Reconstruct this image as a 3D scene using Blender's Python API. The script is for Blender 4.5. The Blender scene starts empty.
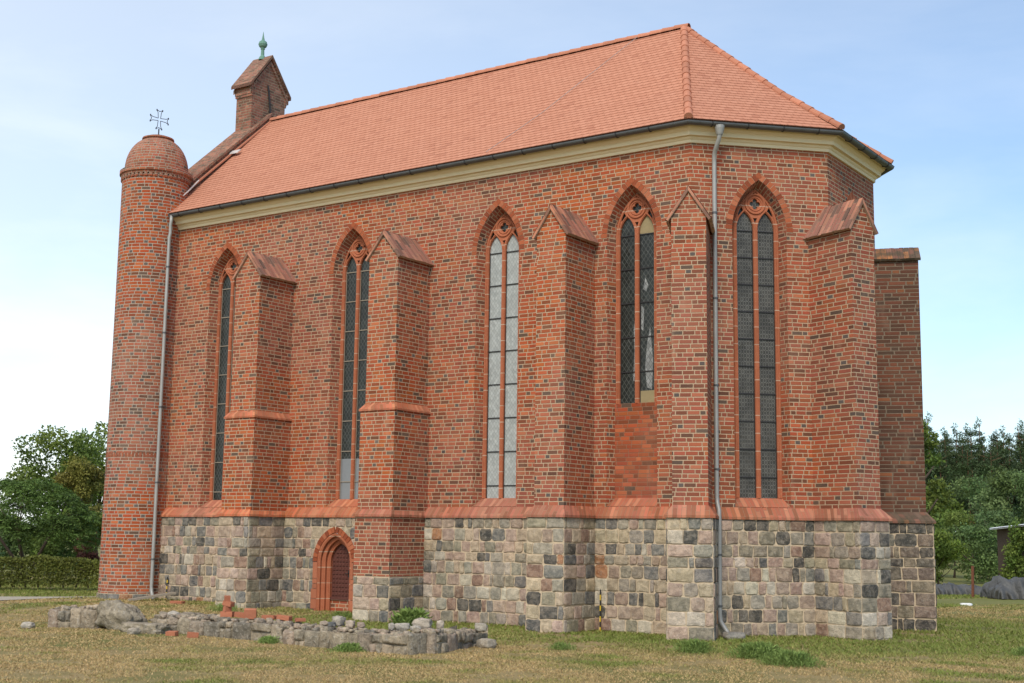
import bpy, math, random
import numpy as np
from mathutils import Vector, Matrix, noise
from mathutils.geometry import tessellate_polygon

random.seed(11)
R = math.radians
sc = bpy.context.scene
COL = sc.collection

# ------------------------------------------------------------------ camera, sky, sun, exposure
CAM = Vector((12.2055, -24.3193, 1.9))
VD = Vector((-0.565059, 0.825051, 0.0))           # heading of the view
VR = Vector((VD.y, -VD.x, 0.0))
FPX, PIT, ROL = 1332.13, R(8.3411), R(0.74858)
F = VD * math.cos(PIT) + Vector((0, 0, math.sin(PIT)))
U0 = VR.cross(F)
RC = VR * math.cos(ROL) + U0 * math.sin(ROL)
UC = U0 * math.cos(ROL) - VR * math.sin(ROL)
cd = bpy.data.cameras.new('camera')
cam = bpy.data.objects.new('camera', cd)
COL.objects.link(cam)
m = Matrix((RC, UC, -F)).transposed().to_4x4()
m.translation = CAM
cam.matrix_world = m
cd.sensor_width = 36
cd.lens = FPX / 1024 * 36
cd.clip_end = 3000
sc.camera = cam

SUN_AZ, SUN_EL = -68.0, 44.0                      # azimuth counted from +X
S = Vector((math.cos(R(SUN_AZ)) * math.cos(R(SUN_EL)), math.sin(R(SUN_AZ)) * math.cos(R(SUN_EL)), math.sin(R(SUN_EL))))
world = bpy.data.worlds.new('World')
sc.world = world
world.use_nodes = True
wt = world.node_tree
wt.nodes.clear()
wo = wt.nodes.new('ShaderNodeOutputWorld')
bg = wt.nodes.new('ShaderNodeBackground')
bg.inputs['Strength'].default_value = 0.128
sky = wt.nodes.new('ShaderNodeTexSky')
sky.sky_type = 'NISHITA'
sky.sun_disc = False
sky.sun_elevation = R(SUN_EL)
sky.sun_rotation = math.atan2(S.x, S.y)
sky.air_density = 1.0
sky.dust_density = 0.7
sky.ozone_density = 0.7
tc = wt.nodes.new('ShaderNodeTexCoord')
mp = wt.nodes.new('ShaderNodeMapping')
mp.inputs['Scale'].default_value = (1.0, 1.0, 3.6)
mp.inputs['Rotation'].default_value = (0.12, 0.05, 0.3)
nz = wt.nodes.new('ShaderNodeTexNoise')
nz.inputs['Scale'].default_value = 2.1
nz.inputs['Detail'].default_value = 7
nz.inputs['Roughness'].default_value = 0.55
nz.inputs['Distortion'].default_value = 0.25
cr = wt.nodes.new('ShaderNodeValToRGB')
cr.color_ramp.elements[0].position = 0.44
cr.color_ramp.elements[0].color = (0.0, 0.0, 0.0, 1)
cr.color_ramp.elements[1].position = 0.72
cr.color_ramp.elements[1].color = (1, 1, 1, 1)
sp = wt.nodes.new('ShaderNodeSeparateXYZ')
hz = wt.nodes.new('ShaderNodeMapRange')            # high thin cloud thickens towards the horizon
hz.inputs['From Min'].default_value = 0.0
hz.inputs['From Max'].default_value = 0.5
hz.inputs['To Min'].default_value = 0.34
hz.inputs['To Max'].default_value = 0.06
mul = wt.nodes.new('ShaderNodeMath'); mul.operation = 'MULTIPLY_ADD'; mul.use_clamp = True
mul.inputs[2].default_value = 0.0
mx = wt.nodes.new('ShaderNodeMix'); mx.data_type = 'RGBA'
mx.inputs[7].default_value = (8.75, 8.9, 8.85, 1)
L = wt.links.new
L(tc.outputs['Generated'], mp.inputs[0]); L(mp.outputs[0], nz.inputs['Vector']); L(nz.outputs['Fac'], cr.inputs[0])
L(tc.outputs['Generated'], sp.inputs[0]); L(sp.outputs['Z'], hz.inputs['Value'])
# the veil of cloud is thicker in the west (left) than in the east
vd_ = wt.nodes.new('ShaderNodeVectorMath'); vd_.operation = 'DOT_PRODUCT'; vd_.inputs[1].default_value = (-VR.x, -VR.y, 0.0)
L(tc.outputs['Generated'], vd_.inputs[0])
ml = wt.nodes.new('ShaderNodeMath'); ml.operation = 'MULTIPLY_ADD'; ml.inputs[1].default_value = 0.40; ml.inputs[2].default_value = 0.29
L(vd_.outputs['Value'], ml.inputs[0]); L(ml.outputs[0], mul.inputs[2])
lowc = wt.nodes.new('ShaderNodeMapRange'); lowc.interpolation_type = 'SMOOTHSTEP'
lowc.inputs['From Min'].default_value = 0.24; lowc.inputs['From Max'].default_value = 0.05; lowc.inputs['To Max'].default_value = 0.20
L(sp.outputs['Z'], lowc.inputs['Value'])
sm_ = wt.nodes.new('ShaderNodeMath'); sm_.operation = 'ADD'
L(ml.outputs[0], sm_.inputs[0]); L(lowc.outputs[0], sm_.inputs[1]); L(sm_.outputs[0], mul.inputs[2])
L(cr.outputs[0], mul.inputs[0]); L(hz.outputs[0], mul.inputs[1]); L(mul.outputs[0], mx.inputs[0])
tint = wt.nodes.new('ShaderNodeMix'); tint.data_type = 'RGBA'; tint.blend_type = 'MULTIPLY'; tint.inputs[0].default_value = 1.0
tint.inputs[7].default_value = (0.77, 1.03, 1.20, 1)
L(sky.outputs[0], tint.inputs[6]); L(tint.outputs[2], mx.inputs[6]); L(mx.outputs[2], bg.inputs['Color']); L(bg.outputs[0], wo.inputs['Surface'])

ld = bpy.data.lights.new('sun', 'SUN')
ld.energy = 2.3
ld.angle = R(16)
ld.color = (1.0, 0.90, 0.76)
lo = bpy.data.objects.new('sun', ld)
COL.objects.link(lo)
lo.rotation_euler = (-S).to_track_quat('-Z', 'Y').to_euler()

vs = sc.view_settings
sc.display_settings.display_device = 'sRGB'
vs.view_transform = 'Standard'
vs.look = 'None'
vs.exposure = 0.25
vs.gamma = 1

# ------------------------------------------------------------------ helpers: tags, meshes
def tag(o, label=None, cat=None, group=None, kind=None):
    if label: o['label'] = label
    if cat: o['category'] = cat
    if group: o['group'] = group
    if kind: o['kind'] = kind
    return o

def empty(name, loc, rz=0.0):
    o = bpy.data.objects.new(name, None)
    o.empty_display_size = 0.3
    COL.objects.link(o)
    o.location = loc
    o.rotation_euler = (0, 0, rz)
    return o

def copy_tree(o, parent=None):
    c = o.copy()
    COL.objects.link(c)
    c.parent = parent
    for ch in o.children:
        copy_tree(ch, c)
    return c

class MB:
    def __init__(s):
        s.v = []; s.f = []; s.uv = []; s.c = []; s.m = []
    def face(s, pts, uvs=None, col=(1, 1, 1), mi=0):
        i = len(s.v)
        s.v.extend([tuple(p) for p in pts])
        s.f.append(tuple(range(i, i + len(pts))))
        s.uv.append(uvs if uvs else [(p[0], p[2]) for p in pts])
        s.c.append(col); s.m.append(mi)
    def mesh(s, verts, faces, col=(1, 1, 1), uvf=None, mi=0):
        i = len(s.v)
        s.v.extend([tuple(p) for p in verts])
        for f in faces:
            s.f.append(tuple(i + k for k in f))
            if uvf: s.uv.append([uvf(verts[k]) for k in f])
            else: s.uv.append([(verts[k][0] + verts[k][1], verts[k][2]) for k in f])
            s.c.append(col); s.m.append(mi)
    def box(s, o, a, b, c, col=(1, 1, 1), mi=0):
        """box from corner o with edge vectors a, b, c; UVs in metres"""
        o, a, b, c = Vector(o), Vector(a), Vector(b), Vector(c)
        la, lb, lc = a.length, b.length, c.length
        def q(p, x, y, lx, ly, u0=0, v0=0):
            s.face([p, p + x, p + x + y, p + y], [(u0, v0), (u0 + lx, v0), (u0 + lx, v0 + ly), (u0, v0 + ly)], col, mi)
        z0 = o.z
        q(o, a, c, la, lc, 0, z0)
        q(o + a, b, c, lb, lc, la, z0)
        q(o + a + b, -a, c, la, lc, la + lb, z0)
        q(o + b, -b, c, lb, lc, 2 * la + lb, z0)
        q(o + c, a, b, la, lb)
        q(o + b, a, -b, la, lb)
    def tube(s, pts, r, n=10, cap=True, col=(1, 1, 1)):
        pts = [Vector(p) for p in pts]
        rs = r if isinstance(r, (list, tuple)) else [r] * len(pts)
        rings = []
        ref = None
        for i, p in enumerate(pts):
            d = (pts[min(i + 1, len(pts) - 1)] - pts[max(i - 1, 0)]).normalized()
            if ref is None or abs(ref.dot(d)) > 0.95:
                ref = Vector((1, 0, 0)) if abs(d.x) < 0.8 else Vector((0, 1, 0))
            x = (ref - d * ref.dot(d)).normalized(); y = d.cross(x); ref = x
            rings.append([p + (x * math.cos(2 * math.pi * k / n) + y * math.sin(2 * math.pi * k / n)) * rs[i] for k in range(n)])
        V = [p for rg in rings for p in rg]
        Fc = []
        for i in range(len(pts) - 1):
            for k in range(n):
                a, b = i * n + k, i * n + (k + 1) % n
                Fc.append((a, b, b + n, a + n))
        if cap:
            Fc.append(tuple(range(n - 1, -1, -1)))
            Fc.append(tuple(range((len(pts) - 1) * n, len(pts) * n)))
        s.mesh(V, Fc, col)
    def lathe(s, c, prof, n=48, a0=0.0, a1=2 * math.pi, vofs=None):
        """profile of (r, z); UV u = angle * mean radius, v = running length"""
        ln = [prof[0][1] if vofs is None else vofs]
        for (r0, z0), (r1, z1) in zip(prof, prof[1:]):
            ln.append(ln[-1] + math.hypot(r1 - r0, z1 - z0))
        rr = max(p[0] for p in prof)
        for k in range(n):
            t0 = a0 + (a1 - a0) * k / n; t1 = a0 + (a1 - a0) * (k + 1) / n
            for i in range(len(prof) - 1):
                (r0, z0), (r1, z1) = prof[i], prof[i + 1]
                pts = [(c[0] + r0 * math.cos(t0), c[1] + r0 * math.sin(t0), z0), (c[0] + r0 * math.cos(t1), c[1] + r0 * math.sin(t1), z0),
                       (c[0] + r1 * math.cos(t1), c[1] + r1 * math.sin(t1), z1), (c[0] + r1 * math.cos(t0), c[1] + r1 * math.sin(t0), z1)]
                s.face(pts, [(t0 * rr, ln[i]), (t1 * rr, ln[i]), (t1 * rr, ln[i + 1]), (t0 * rr, ln[i + 1])])
    def build(s, name, mats, parent=None, smooth=False, weld=False):
        me = bpy.data.meshes.new(name)
        off = Vector((0, 0, 0))
        me.from_pydata(s.v, [], s.f)
        uvl = me.uv_layers.new(name='UVMap')
        flat = np.array([c for u in s.uv for p in u for c in p], dtype=np.float32)
        uvl.data.foreach_set('uv', flat)
        ca = me.color_attributes.new('Col', 'FLOAT_COLOR', 'CORNER')
        fl = []
        for f, c in zip(s.f, s.c):
            fl.extend([c[0], c[1], c[2], 1.0] * len(f))
        ca.data.foreach_set('color', np.array(fl, dtype=np.float32))
        if not isinstance(mats, (list, tuple)): mats = [mats]
        for mm in mats: me.materials.append(mm)
        me.polygons.foreach_set('material_index', s.m)
        if weld:
            import bmesh
            bm = bmesh.new(); bm.from_mesh(me)
            bmesh.ops.remove_doubles(bm, verts=bm.verts, dist=1e-4)
            bm.to_mesh(me); bm.free()
        if smooth: me.polygons.foreach_set('use_smooth', [True] * len(me.polygons))
        me.update()
        o = bpy.data.objects.new(name, me)
        COL.objects.link(o)
        if parent is not None:
            o.parent = parent
        return o

class Frame:
    """a vertical face: u runs along it, w is out of it, z up"""
    def __init__(s, p, ang_out):
        s.p = Vector((p[0], p[1], 0)); a = R(ang_out)
        s.o = Vector((math.cos(a), math.sin(a), 0)); s.t = Vector((-s.o.y, s.o.x, 0))
    def __call__(s, u, w, z):
        return s.p + s.t * u + s.o * w + Vector((0, 0, z))

def arch(hw, zs, rise, zb, n=12, cx=0.0):
    """outline of a pointed opening, from bottom left over the apex to bottom right"""
    Rr = (hw * hw + rise * rise) / (2 * hw)
    a1 = math.asin(rise / Rr)
    pts = [(cx - hw, zb)]
    for k in range(n + 1):
        a = a1 * k / n
        pts.append((cx - hw + Rr - Rr * math.cos(a), zs + Rr * math.sin(a)))
    for k in range(n - 1, -1, -1):
        a = a1 * k / n
        pts.append((cx + hw - Rr + Rr * math.cos(a), zs + Rr * math.sin(a)))
    pts.append((cx + hw, zb))
    return pts

def arch_half(hw, zs, rise, z):
    if z <= zs: return hw
    Rr = (hw * hw + rise * rise) / (2 * hw)
    d = z - zs
    if d >= rise: return 0.0
    return max(0.0, hw - Rr + math.sqrt(Rr * Rr - d * d))

def panel(mb, fr, w, outer, holes, mi=0, u0=0.0):
    polys = [[Vector((a, b, 0)) for a, b in outer]] + [[Vector((a, b, 0)) for a, b in h] for h in holes]
    flat = [p for q in polys for p in q]
    for tri in tessellate_polygon(polys):
        pts = [flat[i] for i in tri]
        if (pts[1] - pts[0]).cross(pts[2] - pts[0]).z < 0: pts.reverse()
        mb.face([fr(p.x, w, p.y) for p in pts], [(p.x + u0, p.y) for p in pts], mi=mi)

def bridge(mb, fr, A, wa, B, wb, closed=False, skip=None, mi=0, jamb_uv=True):
    """quads between outline A at depth wa and outline B at depth wb; u across the depth, v along the outline"""
    n = len(A)
    d = abs(wa - wb) + 0.001
    v = A[0][1]
    for i in range(n if closed else n - 1):
        j = (i + 1) % n
        l = math.hypot(A[j][0] - A[i][0], A[j][1] - A[i][1])
        if not (skip and skip(i)):
            va, vb, vc, vd = v, v, v + l, v + l
            if jamb_uv and n > 8 and (i == 0 or i == n - 2): va, vb, vc, vd = A[i][1], B[i][1], B[j][1], A[j][1]
            mb.face([fr(A[i][0], wa, A[i][1]), fr(B[i][0], wb, B[i][1]), fr(B[j][0], wb, B[j][1]), fr(A[j][0], wa, A[j][1])],
                    [(0, va), (d, vb), (d, vc), (0, vd)], mi=mi)
        v += l

# ------------------------------------------------------------------ materials
class NT:
    def __init__(s, name):
        s.mat = bpy.data.materials.new(name); s.mat.use_nodes = True
        s.t = s.mat.node_tree
        s.b = s.t.nodes['Principled BSDF']
    def n(s, kind, **kw):
        nd = s.t.nodes.new(kind)
        for k, v in kw.items():
            setattr(nd, k, v)
        return nd
    def put(s, sock, v):
        if hasattr(v, 'node'): s.t.links.new(v, sock)
        else: sock.default_value = v
    def math(s, op, a, b=0.0, c=None, clamp=False):
        nd = s.n('ShaderNodeMath', operation=op, use_clamp=clamp)
        s.put(nd.inputs[0], a); s.put(nd.inputs[1], b)
        if c is not None: s.put(nd.inputs[2], c)
        return nd.outputs[0]
    def mix(s, f, a, b, blend='MIX'):
        nd = s.n('ShaderNodeMix', data_type='RGBA', blend_type=blend)
        s.put(nd.inputs[0], f)
        for i, v in ((6, a), (7, b)):
            s.put(nd.inputs[i], v if hasattr(v, 'node') else (*v, 1))
        return nd.outputs[2]
    def noise(s, scale, detail=4, vec=None, rough=0.55, dist=0.0):
        nd = s.n('ShaderNodeTexNoise')
        nd.inputs['Scale'].default_value = scale; nd.inputs['Detail'].default_value = detail
        nd.inputs['Roughness'].default_value = rough; nd.inputs['Distortion'].default_value = dist
        if vec is None: vec = s.pos()
        s.t.links.new(vec, nd.inputs['Vector'])
        return nd
    def pos(s):
        if not hasattr(s, '_p'): s._p = s.n('ShaderNodeNewGeometry')
        return s._p.outputs['Position']
    def obj(s):
        if not hasattr(s, '_o'): s._o = s.n('ShaderNodeTexCoord')
        return s._o.outputs['Object']
    def uv(s):
        if not hasattr(s, '_u'):
            s._u = s.n('ShaderNodeUVMap'); s._u.uv_map = 'UVMap'
        return s._u.outputs[0]
    def attr(s, name='Col'):
        nd = s.n('ShaderNodeAttribute'); nd.attribute_name = name
        return nd.outputs['Color']
    def ramp(s, f, stops, interp='LINEAR'):
        nd = s.n('ShaderNodeValToRGB'); e = nd.color_ramp
        e.interpolation = interp
        while len(e.elements) < len(stops): e.elements.new(0.5)
        for el, (p, c) in zip(e.elements, stops):
            el.position = p
            el.color = (*c, 1) if len(c) == 3 else c
        s.put(nd.inputs[0], f)
        return nd.outputs[0]
    def xyz(s, x, y, z=0.0):
        nd = s.n('ShaderNodeCombineXYZ')
        for i, v in enumerate((x, y, z)): s.put(nd.inputs[i], v)
        return nd.outputs[0]
    def sep(s, v):
        nd = s.n('ShaderNodeSeparateXYZ'); s.t.links.new(v, nd.inputs[0]); return nd.outputs
    def white(s, v):
        nd = s.n('ShaderNodeTexWhiteNoise', noise_dimensions='3D'); s.t.links.new(v, nd.inputs['Vector']); return nd
    def smooth(s, x, a, b):
        nd = s.n('ShaderNodeMapRange', interpolation_type='SMOOTHSTEP')
        s.put(nd.inputs['Value'], x); nd.inputs['From Min'].default_value = a; nd.inputs['From Max'].default_value = b
        return nd.outputs[0]
    def bump(s, h, dist, strength=1.0):
        nd = s.n('ShaderNodeBump'); nd.inputs['Distance'].default_value = dist; nd.inputs['Strength'].default_value = strength
        s.put(nd.inputs['Height'], h)
        s.t.links.new(nd.outputs[0], s.b.inputs['Normal'])
    def done(s, col, rough=0.85, spec=0.3, metal=0.0):
        s.put(s.b.inputs['Base Color'], col if hasattr(col, 'node') else (*col, 1))
        s.put(s.b.inputs['Roughness'], rough)
        s.b.inputs['Specular IOR Level'].default_value = spec
        s.b.inputs['Metallic'].default_value = metal
        return s.mat

BRICK_STOPS = [(0.0, (0.315, 0.072, 0.027)), (0.25, (0.355, 0.086, 0.032)), (0.48, (0.265, 0.058, 0.023)), (0.62, (0.375, 0.100, 0.041)),
               (0.72, (0.20, 0.048, 0.022)), (0.82, (0.325, 0.076, 0.027)), (0.915, (0.125, 0.046, 0.029)), (0.97, (0.090, 0.064, 0.050))]

def brick_mat(name, h=0.0875, st=0.238, hd=0.115, joint=0.0185, stops=BRICK_STOPS, mortar=(0.545, 0.385, 0.255), swap=False, wob=0.006,
              wash=0.14, moss=0.0, bumpd=0.010, headers_dark=0.0, sat=1.0):
    T = NT(name)
    uv = T.sep(T.uv())
    ux, uy = (uv[1], uv[0]) if swap else (uv[0], uv[1])
    wn = T.noise(1.1, 2, T.uv())
    y = T.math('ADD', uy, T.math('MULTIPLY', T.math('SUBTRACT', wn.outputs['Fac'], 0.5), wob * 2))
    yy = T.math('DIVIDE', y, h)
    row = T.math('FLOOR', yy)
    fy = T.math('SUBTRACT', yy, row)
    rw = T.white(T.xyz(row, 3.7, 1.3)).outputs['Value']
    P = 2 * st + hd
    x = T.math('ADD', ux, T.math('ADD', T.math('MULTIPLY', row, P * 0.5 - 0.03), T.math('MULTIPLY', rw, 0.16)))
    k = T.math('FLOOR', T.math('DIVIDE', x, P))
    t = T.math('SUBTRACT', x, T.math('MULTIPLY', k, P))
    j1 = T.math('ADD', st, T.math('MULTIPLY', T.math('SUBTRACT', T.white(T.xyz(k, row, 9.0)).outputs['Value'], 0.5), 0.05))
    i1 = T.math('GREATER_THAN', t, j1)
    i2 = T.math('GREATER_THAN', t, 2 * st)
    ii = T.math('ADD', i1, i2)
    # distances to the three vertical joints of the period
    d0 = T.math('MINIMUM', t, T.math('SUBTRACT', P, t))
    d1 = T.math('ABSOLUTE', T.math('SUBTRACT', t, j1))
    d2 = T.math('ABSOLUTE', T.math('SUBTRACT', t, 2 * st))
    dx = T.math('MINIMUM', d0, T.math('MINIMUM', d1, d2))
    dy = T.math('MULTIPLY', T.math('MINIMUM', fy, T.math('SUBTRACT', 1.0, fy)), h)
    d = T.math('MINIMUM', dx, dy)
    en = T.noise(26, 3, T.uv())
    d = T.math('ADD', d, T.math('MULTIPLY', T.math('SUBTRACT', en.outputs['Fac'], 0.5), 0.010))
    mask = T.smooth(d, joint * 0.5 - 0.002, joint * 0.5 + 0.003)
    bid = T.xyz(T.math('ADD', T.math('MULTIPLY', k, 3.0), ii), row, 0.5)
    wh = T.white(bid)
    col = T.ramp(wh.outputs['Value'], stops, 'CONSTANT')
    if headers_dark > 0:
        wsep = T.sep(wh.outputs['Color'])
        hdk = T.math('MULTIPLY', i2, T.math('LESS_THAN', wsep[1], headers_dark))
        col = T.mix(hdk, col, (0.085, 0.078, 0.075))
    hs = T.n('ShaderNodeHueSaturation')
    ws = T.sep(wh.outputs['Color'])
    T.put(hs.inputs['Hue'], T.math('MULTIPLY_ADD', ws[0], 0.014, 0.492))
    hs.inputs['Saturation'].default_value = sat
    T.put(hs.inputs['Value'], T.math('MULTIPLY_ADD', ws[2], 0.40, 0.80))
    T.put(hs.inputs['Color'], col)
    col = hs.outputs[0]
    fn = T.noise(60, 4, T.uv())
    col = T.mix(T.math('MULTIPLY', fn.outputs['Fac'], 0.25), col, T.mix(0.5, col, (0.55, 0.25, 0.13)))
    # broad weathering: pale lime wash in places, soot in others
    big = T.noise(0.55, 5, T.pos())
    blotch = T.noise(2.3, 5, T.pos())
    w1 = T.smooth(T.math('ADD', T.math('MULTIPLY', big.outputs['Fac'], 0.6), T.math('MULTIPLY', blotch.outputs['Fac'], 0.4)), 0.46, 0.70)
    col = T.mix(T.math('MULTIPLY', w1, wash), col, (0.52, 0.28, 0.17))
    patch = T.noise(0.23, 3, T.pos(), rough=0.6)
    tone = T.n('ShaderNodeHueSaturation'); T.put(tone.inputs['Color'], col)
    T.put(tone.inputs['Value'], T.math('MULTIPLY_ADD', T.smooth(patch.outputs['Fac'], 0.35, 0.65), 0.24, 0.88))
    T.put(tone.inputs['Saturation'], T.math('MULTIPLY_ADD', T.smooth(patch.outputs['Fac'], 0.35, 0.65), 0.16, 0.88))
    col = tone.outputs[0]
    # run-off streaks: long thin stains down the wall
    sv = T.sep(T.uv())
    st_ = T.noise(1.0, 5, T.xyz(T.math('MULTIPLY', sv[0], 3.2), T.math('MULTIPLY', sv[1], 0.22), 0.0), rough=0.65)
    col = T.mix(T.math('MULTIPLY', T.smooth(st_.outputs['Fac'], 0.55, 0.72), 0.35), col, (0.105, 0.058, 0.042))
    lime = T.noise(1.0, 4, T.xyz(T.math('MULTIPLY', sv[0], 2.1), T.math('MULTIPLY', sv[1], 0.4), 5.0), rough=0.6)
    col = T.mix(T.math('MULTIPLY', T.smooth(lime.outputs['Fac'], 0.60, 0.74), 0.28), col, (0.50, 0.33, 0.23))
    w2 = T.smooth(T.math('ADD', T.math('MULTIPLY', big.outputs['Color'] if False else big.outputs['Fac'], -0.5), T.math('MULTIPLY', blotch.outputs['Fac'], 1.0)), 0.30, 0.55)
    col = T.mix(T.math('MULTIPLY', w2, 0.32), col, (0.125, 0.058, 0.038))
    mn = T.noise(5.0, 4, T.pos())
    mcol = T.mix(T.math('MULTIPLY', mn.outputs['Fac'], 0.9), mortar, tuple(c * 0.72 for c in mortar))
    out = T.mix(mask, mcol, col)
    if moss > 0:
        g = T.noise(3.2, 6, T.pos())
        out = T.mix(T.math('MULTIPLY', T.smooth(g.outputs['Fac'], 0.42, 0.62), moss), out, (0.085, 0.075, 0.050))
    hgt = T.math('ADD', T.math('MULTIPLY', mask, T.math('MULTIPLY_ADD', ws[1], 0.5, 0.7)), T.math('MULTIPLY', fn.outputs['Fac'], 0.35))
    T.bump(hgt, bumpd)
    return T.done(out, 0.9, 0.2)

M = {}
M['brick'] = brick_mat('brick_wall', headers_dark=0.12)
M['tower_brick'] = brick_mat('turret_brick', mortar=(0.50, 0.39, 0.30), headers_dark=0.5, wash=0.3)
M['dome_brick'] = brick_mat('dome_brick', h=0.085, st=0.2, hd=0.11, mortar=(0.46, 0.36, 0.27), wash=0.2, moss=0.16, sat=0.92)
M['darker_brick'] = brick_mat('darker_brick_far', mortar=(0.25, 0.19, 0.135), sat=0.95, wash=0.04, moss=0.10,  # far buttress: darker brick and mortar than the other walls
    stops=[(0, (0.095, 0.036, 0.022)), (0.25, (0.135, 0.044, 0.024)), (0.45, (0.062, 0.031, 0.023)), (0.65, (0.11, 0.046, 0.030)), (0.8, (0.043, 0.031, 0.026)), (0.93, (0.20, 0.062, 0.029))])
M['bell_brick'] = brick_mat('bellcote_brick', h=0.082, st=0.24, hd=0.12, mortar=(0.36, 0.27, 0.19), sat=0.88, wash=0.2, moss=0.22,
    stops=[(0, (0.27, 0.085, 0.045)), (0.3, (0.22, 0.072, 0.04)), (0.55, (0.32, 0.11, 0.06)), (0.75, (0.16, 0.062, 0.040)), (0.9, (0.10, 0.06, 0.045))])
M['infill_brick'] = brick_mat('infill_brick', joint=0.012, mortar=(0.33, 0.185, 0.115), wash=0.12, bumpd=0.006)
M['cap'] = brick_mat('buttress_cap_tile', h=0.105, st=0.30, hd=0.30, joint=0.008, swap=True, mortar=(0.50, 0.34, 0.24), moss=0.10, wash=0.12,
    stops=[(0, (0.36, 0.15, 0.10)), (0.3, (0.28, 0.12, 0.085)), (0.5, (0.42, 0.18, 0.115)), (0.7, (0.22, 0.11, 0.085)), (0.86, (0.15, 0.09, 0.075))])
M['coping'] = brick_mat('string_course_brick', h=0.088, st=0.5, hd=0.5, joint=0.007, swap=True, mortar=(0.40, 0.24, 0.15), wash=0.2, bumpd=0.005,
    stops=[(0, (0.42, 0.135, 0.066)), (0.3, (0.36, 0.110, 0.052)), (0.6, (0.46, 0.165, 0.088)), (0.85, (0.30, 0.095, 0.048))])
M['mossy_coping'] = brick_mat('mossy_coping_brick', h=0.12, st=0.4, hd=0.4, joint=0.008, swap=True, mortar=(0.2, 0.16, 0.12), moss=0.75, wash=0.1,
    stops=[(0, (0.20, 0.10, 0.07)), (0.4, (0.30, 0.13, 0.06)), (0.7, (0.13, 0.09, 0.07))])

def terracotta(name, base, v=0.25, joints=0.0):
    T = NT(name)
    n1 = T.noise(3.0, 5); n2 = T.noise(45, 3)
    c = T.mix(T.math('MULTIPLY', n1.outputs['Fac'], 1.0), tuple(b * (1 - v) for b in base), tuple(min(1, b * (1 + v)) for b in base))
    c = T.mix(T.math('MULTIPLY', T.smooth(n2.outputs['Fac'], 0.5, 0.75), 0.35), c, (0.58, 0.36, 0.25))
    c = T.mix(1.0, c, T.attr(), 'MULTIPLY')
    if joints:
        zc = T.math('FRACT', T.math('DIVIDE', T.sep(T.pos())[2], joints))
        c = T.mix(T.math('MULTIPLY', T.math('LESS_THAN', zc, 0.05), 0.85), c, (0.60, 0.46, 0.34))
        blk = T.white(T.xyz(0.0, 0.0, T.math('FLOOR', T.math('DIVIDE', T.sep(T.pos())[2], joints)))).outputs['Value']
        c = T.mix(T.math('MULTIPLY', blk, 0.4), c, tuple(b * 0.62 for b in base))
    T.bump(n2.outputs['Fac'], 0.004)
    return T.done(c, 0.85, 0.2)
M['terracotta'] = terracotta('terracotta_moulding', (0.42, 0.135, 0.066), 0.25, 0.37)
M['loose_brick'] = terracotta('arch_brick', (1.0, 1.0, 1.0), 0.18)

def plain(name, col, rough=0.7, var=0.15, scale=6.0, spec=0.3, metal=0.0, bumps=0.0, bscale=40, useattr=False):
    T = NT(name)
    n1 = T.noise(scale, 5)
    c = T.mix(n1.outputs['Fac'], tuple(x * (1 - var) for x in col), tuple(min(1, x * (1 + var)) for x in col))
    if useattr: c = T.mix(1.0, c, T.attr(), 'MULTIPLY')
    if bumps: T.bump(T.noise(bscale, 4).outputs['Fac'], bumps)
    return T.done(c, rough, spec, metal)

M['mortar'] = plain('lime_mortar', (0.55, 0.435, 0.30), 0.95, 0.25, 9, 0.1, bumps=0.012)
M['cornice'] = plain('cornice_plaster', (0.80, 0.67, 0.44), 0.8, 0.07, 1.5, 0.2, bumps=0.003)
M['zinc'] = plain('zinc_gutter', (0.13, 0.135, 0.14), 0.5, 0.25, 5, 0.4, 0.6)
M['pipe'] = plain('zinc_downpipe', (0.34, 0.335, 0.315), 0.5, 0.25, 2, 0.4, 0.25)
M['iron'] = plain('black_iron', (0.025, 0.024, 0.025), 0.55, 0.2, 10, 0.4)
M['copper'] = plain('verdigris_copper', (0.14, 0.27, 0.21), 0.75, 0.3, 12, 0.3)
M['lead'] = plain('lead_flashing', (0.55, 0.50, 0.47), 0.6, 0.15, 6)
M['oxide_door'] = plain('door_paint', (0.105, 0.036, 0.026), 0.55, 0.2, 8, 0.35)
M['plywood'] = plain('plywood_board', (0.30, 0.24, 0.13), 0.8, 0.15, 12)
M['wood'] = plain('grey_weathered_wood', (0.27, 0.23, 0.18), 0.9, 0.3, 14)
M['bark'] = plain('bark', (0.085, 0.065, 0.05), 0.95, 0.35, 18, 0.1, bumps=0.02, bscale=25)
M['pine_bark'] = plain('pine_bark', (0.20, 0.11, 0.07), 0.95, 0.35, 4, 0.1)
M['rust'] = plain('rusty_steel', (0.16, 0.062, 0.034), 0.85, 0.3, 20)
M['white_sheet'] = plain('roof_sheet', (0.72, 0.73, 0.74), 0.5, 0.08, 4)
M['yellow'] = plain('yellow_paint', (0.62, 0.42, 0.03), 0.5, 0.1, 9)
M['white_litter'] = plain('white_plastic', (0.8, 0.8, 0.8), 0.5, 0.05, 9)

def tarp_mat():
    T = NT('tarpaulin')
    n = T.noise(2.5, 6)
    T.bump(T.noise(7, 5).outputs['Fac'], 0.05)
    return T.done(T.mix(n.outputs['Fac'], (0.045, 0.045, 0.045), (0.13, 0.13, 0.125)), 0.5, 0.35)
M['tarp'] = tarp_mat()

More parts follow.
